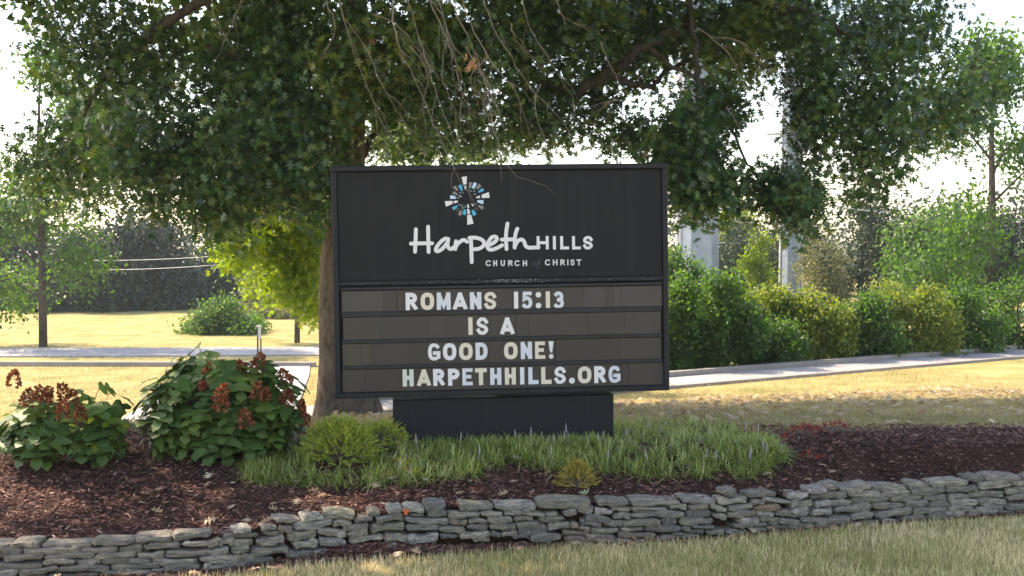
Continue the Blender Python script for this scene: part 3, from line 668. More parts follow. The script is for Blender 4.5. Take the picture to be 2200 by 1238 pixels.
spart(mb, 'letter', MT['dim_teal'], face)
mb = MB(); band(mb, crom([zf(p) for p in [(1442, 945), (1430, 945), (1424, 975), (1418, 1010), (1405, 1020)]], 6), 1.8 * k_, YF, .0008); band(mb, [zf(p) for p in [(1410, 965), (1436, 963)]], 1.4 * k_, YF, .0008)
spart(mb, 'letter', MT['dim_teal'], face)
# emblem: ring of wedge tiles with four white arms
ze = lambda x, y: uv(950 + x / 11.2545, 375 + y / 11.2545)
EM = {
 'white': "470,60,598,42,590,235,515,245 530,285,582,268,584,372,540,350 955,490,1128,425,1150,562,962,568 820,545,905,505,920,568,822,572 65,645,245,637,262,705,90,780 275,640,378,630,372,675,290,698 605,978,700,972,760,1188,608,1217 607,830,650,828,682,945,606,955 612,718,638,722,660,800,606,805 405,500,470,530,475,550,410,525 700,710,725,708,770,745,745,775",
 'teal': "385,270,465,242,500,380,455,395 870,410,975,325,1022,385,893,445 235,795,355,745,375,780,278,868 520,840,578,845,573,980,495,965 708,870,760,850,835,960,752,1008",
 'pale_blue': "765,185,845,215,775,345,718,325 200,495,328,530,325,590,187,588 850,620,1000,620,995,720,853,675",
 'warm_grey': "650,185,725,190,700,330,642,325 885,220,955,275,858,362,815,330 255,315,320,262,392,368,355,398 285,398,383,470,360,508,238,462 875,735,1012,775,970,857,862,770 430,870,490,875,455,1012,378,965",
 'dim_grey': "365,800,430,830,375,905,325,870 800,785,880,835,850,890,780,830",
 'small_grey': "400,415,425,420,470,465,450,472 475,405,495,405,515,460,505,462 350,545,415,565,400,580,350,578 390,720,440,712,415,755,385,748 455,740,505,722,475,775,450,765 490,780,518,775,500,838,475,825 555,750,572,750,572,808,545,805 755,690,828,708,815,735,775,712 690,385,720,392,708,425,680,410 775,370,808,380,765,430,750,415 800,445,830,460,780,500,760,490 645,350,665,358,660,395,635,385"}
for mt, txt in EM.items():
    for q in txt.split():
        c = list(map(float, q.split(','))); vs = [(*ze(c[2 * i], c[2 * i + 1]),) for i in range(4)]
        mb = MB(); mb.add([(a, YF - .001, b) for a, b in vs] + [(a, YF + .001, b) for a, b in vs], [(0, 3, 2, 1), (0, 1, 5, 4), (1, 2, 6, 5), (2, 3, 7, 6), (3, 0, 4, 7)])
        spart(mb, 'emblem_tile', MT[mt], face)

# letter board -------------------------------------------------------------
def vv(px, pyL, pyR):                    # v of a line running from the left edge (x=733) to the right edge (x=1424)
    return (uv(733, pyL)[1] + uv(1424, pyR)[1]) / 2
ba, bb = uv(733, 730)[0] + .0, uv(1425, 730)[0]
vt1, vt0 = vv(0, 614, 607), vv(0, 624, 616)
mb = MB(); mb.box(ia, ib, .026, .032, V0 + FW, vd0 - .0005); spart(mb, 'back_plate', MT['gasket'])
bar('board_hood', ba - .006, bb + .004, vt0, vt1, -.002, .028, MT['track'], bev=.009)
rows = [(vt0, vv(0, 668, 660)), (vv(0, 680, 672), vv(0, 726, 721)), (vv(0, 736, 729), vv(0, 781, 776)), (vv(0, 791, 784), vv(0, 841, 831))]
for i in range(3):
    bar('track', ba, bb - .004, rows[i + 1][0], rows[i][1] , .004, .024, MT['track'], bev=.005)
bar('track', ba - .002, bb + .004, V0 + FW + .002, rows[3][1] - .004, .012, .025, MT['gasket'], bev=.002)
TEXT = [
 [('R', 871.7, 896), ('O', 904, 932.5), ('M', 938.5, 968), ('A', 974, 1003), ('N', 1010, 1034), ('S', 1041, 1066), ('1', 1104.5, 1113.7), ('5', 1122.5, 1143.6), (':', 1151.5, 1162.8), ('1', 1173, 1181.9), ('3', 1190.8, 1211.6)],
 [('I', 1006.4, 1015.3), ('S', 1024.4, 1048.7), ('A', 1075.8, 1104.6)],
 [('G', 919.8, 945.7), ('O', 952, 980.3), ('O', 986.6, 1015.3), ('D', 1022.2, 1047.4), ('O', 1083.3, 1112.1), ('N', 1119.4, 1143), ('E', 1150.2, 1171.3), ('!', 1178.6, 1190.2)],
 [('H', 865.4, 888.3), ('A', 896.9, 924.6), ('R', 930.9, 954.5), ('P', 963, 987.2), ('E', 993.9, 1015.3), ('T', 1021.3, 1045.8), ('H', 1053.7, 1077), ('H', 1085.2, 1108.3), ('I', 1117.8, 1126.6), ('L', 1135.7, 1157), ('L', 1163.4, 1184.9), ('S', 1191.8, 1215.7), ('.', 1223, 1235), ('O', 1242, 1270.8), ('R', 1277.4, 1301.4), ('G', 1308.3, 1333.5)]]
COLR = ["wcbwbcwbwcb", "cww", "wcccwwcb"[:8], "gcwwbcbcwbcwwcwb"]
COLR[2] = "wwcbcbcw"
BASEL = [(667, 873, 663.5, 1210), (720, 1006, 719, 1104), (775.5, 920, 771, 1190), (831, 865, 823, 1333)]
TOPL = [(629, 873, 626, 1210), (682.4, 1006, 681, 1104), (738, 920, 733.5, 1190), (794, 865, 786, 1333)]
LM = {'w': MT['white'], 'c': MT['cream'], 'b': MT['bluish'], 'g': MT['greenish']}
BLANK = [[(733, 823, 'tile_c'), (823, 852, 'tile'), (1213, 1255, 'tile'), (1255, 1300, 'tile_c'), (1300, 1318, 'tile'), (1318, 1334, 'tile_c'), (1334, 1423, 'tile_c')],
         [(736, 818, 'tile_b'), (818, 918, 'tile'), (918, 958, 'tile_b'), (958, 1003, 'tile'), (1108, 1136, 'tile'), (1136, 1262, 'tile_b'), (1262, 1342, 'tile'), (1342, 1421, 'tile_b')],
         [(735, 776, 'tile_e'), (776, 796, 'tile_e'), (796, 876, 'tile'), (876, 916, 'tile_d'), (1194, 1333, 'tile_d'), (1333, 1422, 'tile')],
         [(735, 782, 'tile'), (782, 861, 'tile_d'), (1337, 1352, 'tile_d'), (1352, 1430, 'tile')]]
for r, (hi, lo) in enumerate(rows):
    def tile(px0, px1, mat, y=.014):
        py = 620 + r * 57
        a = uv(px0, py)[0] + .0006; b = uv(px1, py)[0] - .0006
        mb = MB(); dy = random.uniform(0, .0012)
        tl = random.uniform(-.0015, .0015)
        y0_, y1_ = y + dy, y + dy + tl
        vs = [(a, y0_, lo - .003), (b, y1_, lo - .003), (b, y1_, hi + .003), (a, y0_, hi + .003)]
        mb.add(vs + [(p, .024, q) for p, _, q in vs], [(0, 1, 2, 3), (0, 4, 5, 1), (1, 5, 6, 2), (2, 6, 7, 3), (3, 7, 4, 0)])
        return spart(mb, 'letter_tile', MT[mat])
    lo, hi = sorted((lo, hi))
    for (a, b, m) in BLANK[r]: tile(a, b, m)
    T = TEXT[r]
    tile(1013 - 160, T[0][1] - 4, 'tile') if r == 0 else None
    for i, (ch, a, b) in enumerate(T):
        ea = (T[i - 1][2] + a) / 2 if i else a - 4
        eb = (T[i + 1][1] + b) / 2 if i < len(T) - 1 else b + 3
        if i and a - T[i - 1][2] > 20: tile(T[i - 1][2] + 4, a - 4, 'tile'); ea = a - 4
        if i < len(T) - 1 and T[i + 1][1] - b > 20: eb = b + 4
        t = tile(ea, eb, random.choice(['tile', 'tile_d', 'tile_d', 'tile']))
        B, Tp = BASEL[r], TOPL[r]
        yb = B[0] + (B[2] - B[0]) * (a - B[1]) / (B[3] - B[1]); yt = Tp[0] + (Tp[2] - Tp[0]) * (a - Tp[1]) / (Tp[3] - Tp[1])
        p = uv(a, yb); q = uv(b, yt); mb = MB()
        glyph(mb, ch, p[0], p[1], q[0], q[1], (9.0 if ch not in 'SE53G' else 7.6) * k_, .0128, .0012)
        spart(mb, 'letter', LM[COLR[r][i]], t)
# pedestal (level with the ground, the cabinet leans on it)
pl = at(844, 945, 8.02); pr = at(1318, 925, 8.02)
ax = Vector((math.cos(YAW), math.sin(YAW), 0)); PY = YAW
ctr = at(1081, 900, 8.06)
MP = Matrix.Translation(Vector((0, 0, 0)))
wL = at(844, 900, 7.98).x; wR = at(1318, 880, 8.12).x
mb = MB()
zt0, zt1 = at(844, 860, 7.98).z, at(1318, 847, 8.12).z
def prism(p0, p1, d, zb0, zt0, zb1, zt1, mb, b=.006):
    nn = Vector((-(p1 - p0).y, (p1 - p0).x, 0)).normalized()
    q = []
    for p, zb, zt in ((p0, zb0, zt0), (p1, zb1, zt1)):
        q += [(p.x, p.y, zb), (p.x, p.y, zt - b), (p.x + nn.x * b, p.y + nn.y * b, zt), (p.x + nn.x * d, p.y + nn.y * d, zt), (p.x + nn.x * d, p.y + nn.y * d, zb)]
    mb.add(q, [(0, 5, 6, 1), (1, 6, 7, 2), (2, 7, 8, 3), (3, 8, 9, 4), (0, 1, 2, 3, 4), (9, 8, 7, 6, 5)])
a = Vector((wL, 7.98, 0)); b = Vector((wR, 8.12, 0))
prism(a, b, .30, -.25, zt0, -.25, zt1, mb)
iM = SM4.inverted(); mb.v = [tuple(iM @ Vector(v)) for v in mb.v]; spart(mb, 'pedestal', MT['pedestal'])
mb = MB(); a2 = a + (b - a) * .47 + Vector((0, .03, 0)); b2 = b - (b - a) * .02 + Vector((0, .03, 0))
prism(a2, b2, .22, zt0 - .02, at(1080, 846, 8.05).z, zt1 - .02, at(1310, 838, 8.1).z, mb)
mb.v = [tuple(iM @ Vector(v)) for v in mb.v]; spart(mb, 'saddle_bracket', MT['frame'])

# ------------------------------------------------------------------ liriope, shrubs in the bed
def inpoly_front(px, xs_, ys_): return np.interp(px, xs_, ys_)
def clumps(name, n, pxr, front, back_, hmin, hmax):
    px = RG.uniform(*pxr, n); f = np.interp(px, *front); b = np.interp(px, *back_); yw = RG.random(n)
    Y = f + (b - f) * yw
    X = (px - 1100) / FPX * Y
    if True:
        # keep clear of the pedestal
        inside = (X > wL - .02) & (X < wR + .02) & (Y > 7.93) & (Y < 8.5); X, Y = X[~inside], Y[~inside]
    return X, Y
def liriope(name, X, Y, nb=19, h=(.055, .12)):
    n = len(X); X = np.repeat(X, nb) + RG.normal(0, .018, n * nb); Y = np.repeat(Y, nb) + RG.normal(0, .018, n * nb); m = len(X)
    P = np.stack([X, Y, bed_z(X, Y) - .01], -1); az = RG.uniform(0, 6.283, m); ln = np.abs(RG.normal(.5, .4, m)) + .05
    Dr = np.stack([np.cos(az) * ln, np.sin(az) * ln, np.ones(m)], -1); Nn = np.stack([-np.cos(az), -np.sin(az), ln], -1)
    t = np.clip(np.repeat(RG.normal(.42, .15, n), nb) + RG.normal(0, .15, m) + (RG.random(m) > .95) * .5 , 0, 1)
    return scatter(name, BLADE, P, Dr, -Nn * -1, RG.uniform(*h, m), t, MT['liriope'], curl=RG.uniform(.5, 1.5, m) * np.clip(ln * 2, .3, 1.1), wid=RG.uniform(.7, 1.3, m), kind='stuff')
def clear(X, Y):
    k = np.ones(len(X), bool)
    for (px, y, rx, ry) in ((728, 7.55, .22, .2), (1240, 7.2, .12, .16), (815, 7.9, .16, .14)):
        k &= ((X - (px - 1100) / FPX * y) / rx) ** 2 + ((Y - y) / ry) ** 2 > 1
    return X[k], Y[k]
XL, YL = clumps('l', 620, (520, 1075), ([520, 600, 750, 900, 1000, 1075], [7.26, 7.14, 7.14, 7.16, 7.26, 7.5]), ([520, 640, 840, 1075], [7.5, 7.95, 8.3, 7.98]), 0, 0)
XR, YR = clumps('r', 900, (1085, 1685), ([1085, 1130, 1200, 1400, 1600, 1685], [7.7, 7.52, 7.43, 7.40, 7.43, 7.7]), ([1085, 1300, 1340, 1500, 1600, 1685], [8.0, 8.0, 8.95, 8.9, 8.5, 7.8]), 0, 0)
XL, YL = clear(XL, YL); XR, YR = clear(XR, YR)
liriope('liriope_grass', XL, YL); liriope('liriope_grass', XR, YR)
# fringe along the pedestal foot and seed spikes
X = RG.uniform(wL, wR, 90); Y = 7.9 + .06 * (X - wL) + RG.normal(0, .03, 90); liriope('liriope_grass', X, Y, 14, (.06, .11))
mb = MB()
for _ in range(38):
    i = random.randrange(len(XL) + len(XR)); X_, Y_ = (XL[i], YL[i]) if i < len(XL) else (XR[i - len(XL)], YR[i - len(XL)])
    z = float(bed_z(X_, Y_)); h = random.uniform(.11, .18); dx = random.uniform(-.03, .03)
    mb.tube([(X_, Y_, z), (X_ + dx * .5, Y_, z + h * .55), (X_ + dx, Y_, z + h * .6), (X_ + dx * 1.2, Y_, z + h * .8), (X_ + dx * 1.3, Y_, z + h)], [.0015, .0015, .005, .005, .001], 4)
build(mb, 'seed_spikes', solid('seed_spike', (.28, .26, .27), .8, .2), kind='stuff')

def sprays(name, label, cx, cy, z0_, rx, ry, rz, nspray, mat, size, parent_cat='shrub', tiltout=1.0, nn_=26, L=(.1, .22)):
    e = empty(name, (cx, cy, z0_), label, parent_cat)
    mb = MB(); P = []; Dd = []; T = []
    for _ in range(nspray):
        az = random.uniform(0, 6.28); u = random.random() ** .6; el = random.uniform(0.05, 1.45)
        c = Vector((math.cos(az) * math.cos(el) * rx, math.sin(az) * math.cos(el) * ry, math.sin(el) * rz)) * (.45 + .5 * u)
        base = Vector((cx + c.x * .2, cy + c.y * .2, z0_)); tip = Vector((cx, cy, z0_)) + c
        d = (c.normalized() + Vector((random.uniform(-.4, .4), random.uniform(-.4, .4), .15))).normalized()
        l = random.uniform(*L); e2 = tip + d * l + Vector((0, 0, -.2 * l))
        if random.random() < .3: mb.tube([base, (base + tip) / 2 + Vector((0, 0, .02)), tip, e2], [.005, .004, .002, .001], 4, cap=False)
        tn = min(1, max(0, random.gauss(.5, .22) + .25 * (u - .5)))
        for k in range(nn_):
            t = k / nn_; q = tip.lerp(e2, t) ; sd = Vector((random.uniform(-1, 1), random.uniform(-1, 1), random.uniform(-.5, .8)))
            P.append(q); Dd.append((d * .9 + sd * .9)); T.append(tn + random.uniform(-.12, .12))
    P = np.array([tuple(p) for p in P]); Dd = np.array([tuple(p) for p in Dd])
    build(mb, 'stems', MT['twig'], e)
    scatter('foliage', NEEDLE, P, Dd, RG.normal(0, 1, (len(P), 3)), RG.uniform(size * .6, size * 1.3, len(P)), np.clip(T, 0, 1), mat, e, kind='stuff')
    return e
def bedp(px, y): X_ = (px - 1100) / FPX * y; return X_, y, float(bed_z(X_, y))
X_, Y_, Z_ = bedp(728, 7.58); sprays('conifer_shrub', 'feathery bright green shrub in front of the oak trunk, beside the pedestal', X_, Y_, Z_, .25, .2, .27, 900, MT['juniper'], .020, L=(.05, .12), nn_=24)
X_, Y_, Z_ = bedp(815, 7.9); sprays('conifer_shrub', 'low yellowing feathery shrub against the left end of the black pedestal', X_, Y_, Z_, .2, .15, .15, 320, MT['juniper'], .02, L=(.04, .1), nn_=20)
X_, Y_, Z_ = bedp(1240, 7.22); sprays('golden_shrub', 'small golden yellow shrub on the mulch in front of the right grass patch', X_, Y_, Z_, .12, .1, .16, 420, MT['gold_shrub'], .014, L=(.02, .06), nn_=18)
for (px, y, s, lab) in ((1612, 8.35, .10, 'small dark red leafy plant at the right end of the grass patch'), (1635, 8.2, .09, 'low red plant just right of the grass patch, its leaves touching the mulch'), (1692, 8.1, .05, 'tiny crimson plant alone on the mulch'), (1735, 8.45, .14, 'reddish brown low plant at the lawn edge by the mulch'), (1800, 8.5, .16, 'red low plant at the lawn edge, outermost on the right'), (1742, 7.75, .06, 'dull red seedling on the mulch above the wall')):
    X_, Y_, Z_ = bedp(px, y); sprays('red_plant', lab, X_, Y_, Z_, s, s, s * .5, int(260 * s), MT['red_leaf'], .03, 'plant', L=(.02, .05), nn_=6)['group'] = 'red plants beyond the grass'

# ------------------------------------------------------------------ oakleaf hydrangea
def hyd_leaf(i):
    rnd = random.Random(i)
    out = [(0, 0), (.16, .05), (.40, .10), (.55, .30), (.17, .36), (.52, .58), (.50, .74), (.17, .66), (.22, .90), (0, 1.0)]
    right = [(a * rnd.uniform(.9, 1.1), b) for a, b in out]; mid = [(0, b) for a, b in right]
    vs = []; droop = rnd.uniform(.35, .8); fold = rnd.uniform(.1, .35)
    def z(x, y): return -droop * y * y + fold * abs(x) - .25 * x * x + .02 * math.sin(9 * y + i)
    n = len(right)
    for s in (1, -1):
        for a, b in right: vs.append((s * a, b, z(a, b)))
    for a, b in mid: vs.append((0, b, z(0, b)))
    fs = []
    for k in range(n - 1):
        m = 2 * n
        fs += [(m + k, k, k + 1, m + k + 1), (m + k, m + k + 1, n + k + 1, n + k)]
    v = np.array(vs) * 1.0
    return v, fs
HL = []
for i in range(10):
    v, fs = hyd_leaf(i); HL.append(np_mesh('leaf', v, np.zeros((0, 3), int), np.array(fs), MT['hydrangea_leaf'], np.full(len(v), random.uniform(.15, .95)), True))
def hydrangea(cx, cy, label, rx=.5, ry=.42, rz=.60, nl=190, cones=()):
    z0_ = float(bed_z(cx, cy)); e = empty('hydrangea_bush', (cx, cy, z0_), label, 'shrub')
    st = MB()
    for k in range(nl):
        az = random.uniform(0, 6.28); el = math.asin(random.uniform(.02, 1)); u = random.uniform(.72, 1.0) if k < nl * .8 else random.uniform(.35, .7)
        if k < nl * .6 and math.sin(az) > .25: az = -az
        c = Vector((math.cos(az) * min(1, .72 + el * .7) * math.cos(el) ** .7 * rx * u, math.sin(az) * min(1, .72 + el * .7) * math.cos(el) ** .7 * ry * u, .06 + math.sin(el) ** .9 * rz * u))
        c.z = max(.15, c.z)
        out = Vector((math.cos(az), math.sin(az), 0)); d = (out * 1.0 + Vector((0, 0, random.uniform(-.9, .35))) + Vector((random.uniform(-.5, .5), random.uniform(-.5, .5), 0))).normalized()
        nrm = (out * .7 + Vector((random.uniform(-.3, .3), random.uniform(-.3, .3), 1))).normalized()
        r = d.cross(nrm).normalized(); nn = r.cross(d)
        s = random.uniform(.12, .19)
        o = D.objects.new('leaf', random.choice(HL)); COL.objects.link(o); o.parent = e
        o.matrix_local = Matrix(((r.x * s, d.x * s, nn.x * s, c.x), (r.y * s, d.y * s, nn.y * s, c.y), (r.z * s, d.z * s, nn.z * s, c.z), (0, 0, 0, 1)))
        st.tube([Vector((random.uniform(-.12, .12), random.uniform(-.1, .1), 0)), c * .6 + Vector((0, 0, -.03)), c], [.006, .004, .0025], 4, cap=False)
    link('stems', st.mesh('stems', MT['twig']), e)
    for (x, y, z, s) in cones:
        n = 110; t = RG.random(n); a = RG.uniform(0, 6.28, n); rr = s * .42 * (1 - t ** 2) ** .5 * .95 + .004
        Pc = np.stack([np.cos(a) * rr * RG.uniform(.6, 1, n), np.sin(a) * rr * RG.uniform(.6, 1, n), (t - .3) * s * 1.25], -1)
        Dd = Pc * [1, 1, .4] + RG.normal(0, .01, (n, 3)) + [0, 0, .008]
        sc = scatter('flower_head', LEAF, Pc, Dd, RG.normal(0, 1, (n, 3)), RG.uniform(.016, .028, n), RG.random(n), MT['cone_flower'], None, curl=.3, wid=1.7)
        sc.parent = e; sc.location = (x - cx, y - cy, z - z0_); sc.rotation_euler = (random.uniform(-.5, .5), random.uniform(-.5, .5), 0)
    return e
CN = []
for (zx, zy, s) in ((670, 130, .085), (990, 300, .08), (490, 200, .07), (215, 210, .085), (100, 220, .08), (50, 300, .075), (375, 370, .08), (230, 490, .085), (655, 480, .09), (750, 500, .06), (235, 610, .085), (1000, 530, .075), (535, 790, .09), (1215, 780, .065), (1170, 620, .045), (40, 430, .06)):
    px, py = 430 + zx / 5.38, 760 + zy / 5.38
    hcx = (485 - 1100) / FPX * 7.35
    Yc = 7.62 - .44 * max(0, 1 - abs(px - 485) / 190) * (.25 if py < 830 else .95 if py > 845 else .75)
    p = at(px, py, Yc); CN.append((p.x, p.y, p.z, s))
hydrangea((478 - 1100) / FPX * 7.75, 7.75, 'big leafy hydrangea bush with rust brown flower heads, left of the oak trunk', .56, .42, .68, 330, CN)
X2 = -3.05
CN2 = [(X2 + random.uniform(-.4, .3), 7.5 - random.uniform(.1, .35), random.uniform(.2, .5), .08) for _ in range(8)]
hydrangea(X2, 7.6, 'smaller hydrangea bush further along the bed, left of the big one', .42, .36, .46, 130, CN2)

# ------------------------------------------------------------------ trees
def crown_pts(blobs, dens):
    out = []
    for (c, r, n) in blobs:
        n = int(n * dens); v = RG.normal(0, 1, (n, 3)); v = unit(v) * (RG.random((n, 1)) ** .45); out.append(np.array(c) + v * np.array(r))
    return np.concatenate(out)
def foliage(name, sprigs, per, leafsize, spread, mat, parent, tmpl=OAK, tint=None, droop=.4, **kw):
    n = len(sprigs); P = np.repeat(sprigs, per, 0) + RG.normal(0, spread, (n * per, 3)); m = len(P)
    Dd = RG.normal(0, 1, (m, 3)); Dd[:, 2] -= droop
    Nn = RG.normal(0, .7, (m, 3)); Nn[:, 2] += .8
    t = np.clip(np.repeat(RG.normal(.45, .18, n), per) + RG.normal(0, .12, m), 0, 1) if tint is None else tint(P, n, per)
    return scatter(name, tmpl, P, Dd, Nn, RG.uniform(leafsize * .7, leafsize * 1.2, m), t, mat, parent, curl=RG.uniform(-.1, .4, m), **kw)

oak = empty('pin_oak_tree', (at(742, 900, 12.3).x, 12.3, -.58), 'large pin oak with brown furrowed trunk and wide low crown, behind the sign', 'tree')
ob = Vector(oak.location)
tr = MB(); tp = []; rd = []
top = at(752, 335, 12.3)
for k in range(15):
    t = k / 14; z = -.75 + t * 6.6
    xx = np.interp(z, [-.75, .9, top.z, 6], [ob.x + .02, ob.x - .035, top.x - .01, top.x + .15]); tp.append((xx, 12.3, z))
    rd.append(float(np.interp(z, [-.75, -.5, -.25, .3, 1.5, 2.4, 6], [.44, .37, .31, .265, .24, .165, .09])))
# lumpy trunk with root flare
n = 28; vs = []; 
for (p, r) in zip(tp, rd):
    for k in range(n):
        a = 6.2832 * k / n; fl = 1 + (.14 * math.sin(5 * a + 1) + .05 * math.sin(9 * a)) * float(smooth(.2, -.6, p[2])) + .025 * math.sin(11 * a + p[2] * 2)
        vs.append((p[0] + math.cos(a) * r * fl, p[1] + math.sin(a) * r * fl, p[2]))
fs = [(i * n + k, i * n + (k + 1) % n, (i + 1) * n + (k + 1) % n, (i + 1) * n + k) for i in range(14) for k in range(n)]
tr.add(vs, fs); build(tr, 'trunk', MT['bark'], oak, True)
OB = []   # (px, py, Y, rx_px, ry_px, depth radius, sprigs)
def ob_(px, py, Y, rx, ry, rd_, n): c = at(px, py, Y); s = Y / FPX; OB.append(((c.x, c.y, c.z), (rx * s, rd_, ry * s), n))
for a in [(560, 330, 10, 130, 115, .7, 420), (460, 410, 10.3, 80, 80, .7, 190), (640, 190, 10.6, 150, 110, .8, 380), (590, 60, 11, 110, 80, .8, 260), (530, 180, 10.8, 110, 70, .7, 200),
          (820, 90, 11, 170, 120, .9, 420), (680, 400, 10.8, 45, 80, .4, 110), (1000, 130, 11, 180, 130, .9, 460), (1200, 50, 11.4, 190, 110, .9, 420), (1180, 220, 12, 120, 55, .7, 160),
          (1400, 50, 12, 180, 90, .9, 360), (1330, 150, 12.4, 120, 70, .9, 150), (1480, 330, 10.4, 75, 105, .6, 330), (1510, 410, 10.4, 80, 60, .5, 200), (1590, 95, 11.8, 120, 95, .8, 270), (1540, 225, 11.2, 58, 75, .6, 140),
          (1752, 200, 10.8, 46, 170, .5, 270), (1715, 430, 10.4, 50, 65, .5, 150), (1640, 405, 10.8, 55, 40, .5, 90), (1320, 290, 12, 90, 35, .6, 70), (900, 240, 12.8, 140, 80, .9, 190),
          (860, 310, 14.2, 110, 55, .7, 110), (1010, 320, 14.2, 130, 28, .7, 90), (1100, 290, 13, 60, 40, .5, 50), (1400, 300, 12, 60, 40, .6, 70), (1660, 30, 11.5, 110, 80, .8, 220), (1180, 285, 12.2, 80, 40, .6, 60), (1290, 235, 12.2, 50, 30, .5, 34), (1130, 250, 11.6, 60, 50, .5, 60), (1000, 265, 12, 70, 45, .6, 70), (800, 200, 11.5, 70, 70, .6, 110),
          (700, 300, 11.5, 60, 60, .6, 120), (470, 300, 11, 80, 80, .7, 170), (480, 480, 11.5, 60, 40, .6, 80), (460, 120, 12, 40, 30, .5, 40), (620, 400, 12, 70, 45, .8, 110),
          # past the photograph's edges
          (330, 330, 10.5, 120, 150, .9, 420), (250, 120, 11, 160, 130, 1, 420), (150, 350, 11.5, 110, 110, .9, 260), (1880, 250, 11, 100, 200, .9, 460), (1900, 60, 11.5, 160, 90, .9, 320), (2030, 220, 12, 90, 120, .9, 220),
          # thin far side of the crown
          (600, 150, 15.5, 260, 150, 1.2, 260), (1000, 90, 16, 300, 120, 1.3, 260), (1400, 60, 15.5, 280, 90, 1.2, 210), (1700, 60, 14.5, 150, 90, 1, 110), (300, 150, 15, 200, 130, 1.2, 200)]: ob_(*a)
UP = []   # the crown above the frame, which shades the bed and the sign
for _ in range(66):
    a = random.uniform(0, 6.28); r = 6.6 * random.random() ** .6; z = random.uniform(4.4, 8.2); k = (1 - ((z - 4.4) / 5.5) ** 2) ** .5
    UP.append(((ob.x - .9 + math.cos(a) * r * k, 10.6 + math.sin(a) * r * k * .66, z), (1.4, 1.2, .8), 200))
spr = crown_pts(OB, .86)
def oak_t(P, n, per):
    t = np.repeat(RG.normal(.42, .2, n), per) + RG.normal(0, .16, n * per)
    t += .35 * (vnoise(P[:, 0], P[:, 2], 1.3, 31) > .78)
    return np.clip(t, 0, .94) + (RG.random(n * per) > .996) * .06
foliage('crown', spr, 8, .092, .10, MT['oak_leaf'], oak, OAK, oak_t, kind='stuff')
foliage('upper_crown', crown_pts(UP, 1.0), 6, .15, .13, MT['oak_leaf'], oak, CLUMP, kind='stuff')
# limbs and twigs
def limb(pts, r0, r1, mat='bark_dark', n=8, par=oak, name='limb', jit=.03):
    P = crom([tuple(p) for p in pts], 6); P = [Vector(p) + Vector((random.uniform(-jit, jit), random.uniform(-jit, jit), random.uniform(-jit, jit))) if 0 < i < len(P) - 1 else Vector(p) for i, p in enumerate(P)]
    mb = MB(); m = len(P); mb.tube(P, [r0 + (r1 - r0) * (i / (m - 1)) for i in range(m)], n)
    return build(mb, name, MT[mat], par, True)
T0 = Vector((top.x, 12.3, 0))
limb([(T0.x, 12.3, 3.4), at(1000, 60, 12), at(1200, 190, 11.7), at(1300, 160, 11.5), at(1340, 135, 11.4), at(1390, 95, 11.4), at(1465, 62, 11.4), at(1478, 20, 11.4), at(1500, -80, 11.4)], .075, .035)
limb([at(1300, 155, 11.5), at(1345, 172, 11.5), at(1400, 190, 11.6), at(1430, 150, 11.8), at(1500, 120, 12)], .045, .015)
limb([(T0.x, 12.3, 4.2), at(1300, -60, 11.6), at(1640, 5, 11.2), at(1700, 50, 11.1), at(1745, 90, 10.9), at(1760, 200, 10.8)], .09, .02)
limb([(T0.x, 12.3, 2.9), at(690, 140, 11.8), at(620, 130, 11.4), at(520, 125, 11), at(440, 100, 10.8)], .06, .02)
limb([(T0.x, 12.3, 2.6), at(660, 230, 11.6), at(560, 300, 10.8), at(470, 380, 10.5)], .05, .012)
limb([(T0.x, 12.3, 3.0), at(860, 190, 12), at(960, 200, 11.4), at(1060, 230, 11.2), at(1180, 290, 11.5)], .05, .01)
limb([(T0.x, 12.3, 5.0), at(700, -150, 11), at(300, 100, 10.8), at(180, 250, 11)], .08, .02)
limb([at(1640, 5, 11.2), at(1800, 60, 11), at(1900, 200, 11)], .04, .012)
limb([at(1478, 20, 11.4), at(1500, 140, 10.9), at(1500, 280, 10.5), at(1500, 400, 10.4)], .03, .008)
limb([(T0.x, 12.3, 2.2), at(850, 240, 13), at(900, 300, 14), at(1000, 320, 14.2)], .04, .008)
limb([at(1390, 95, 11.4), at(1520, 200, 11.2), at(1600, 330, 10.9), at(1640, 410, 10.8)], .025, .006)
tw = MB()
for (c, r, n_) in OB[:36]:
    for _ in range(9):
        a = Vector(c) + Vector((random.uniform(-1, 1) * r[0] * .6, random.uniform(-1, 1) * r[1] * .6, random.uniform(-.4, 1) * r[2] * .6)); d = Vector((random.uniform(-1, 1), random.uniform(-.6, .6), random.uniform(-.8, .5)))
        tw.tube([a, a + d * .3 * r[0] + Vector((0, 0, .05)), a + d * .8 * r[0]], [.011, .007, .002], 4, cap=False)
build(tw, 'twigs', MT['bark_dark'], oak, kind='stuff')
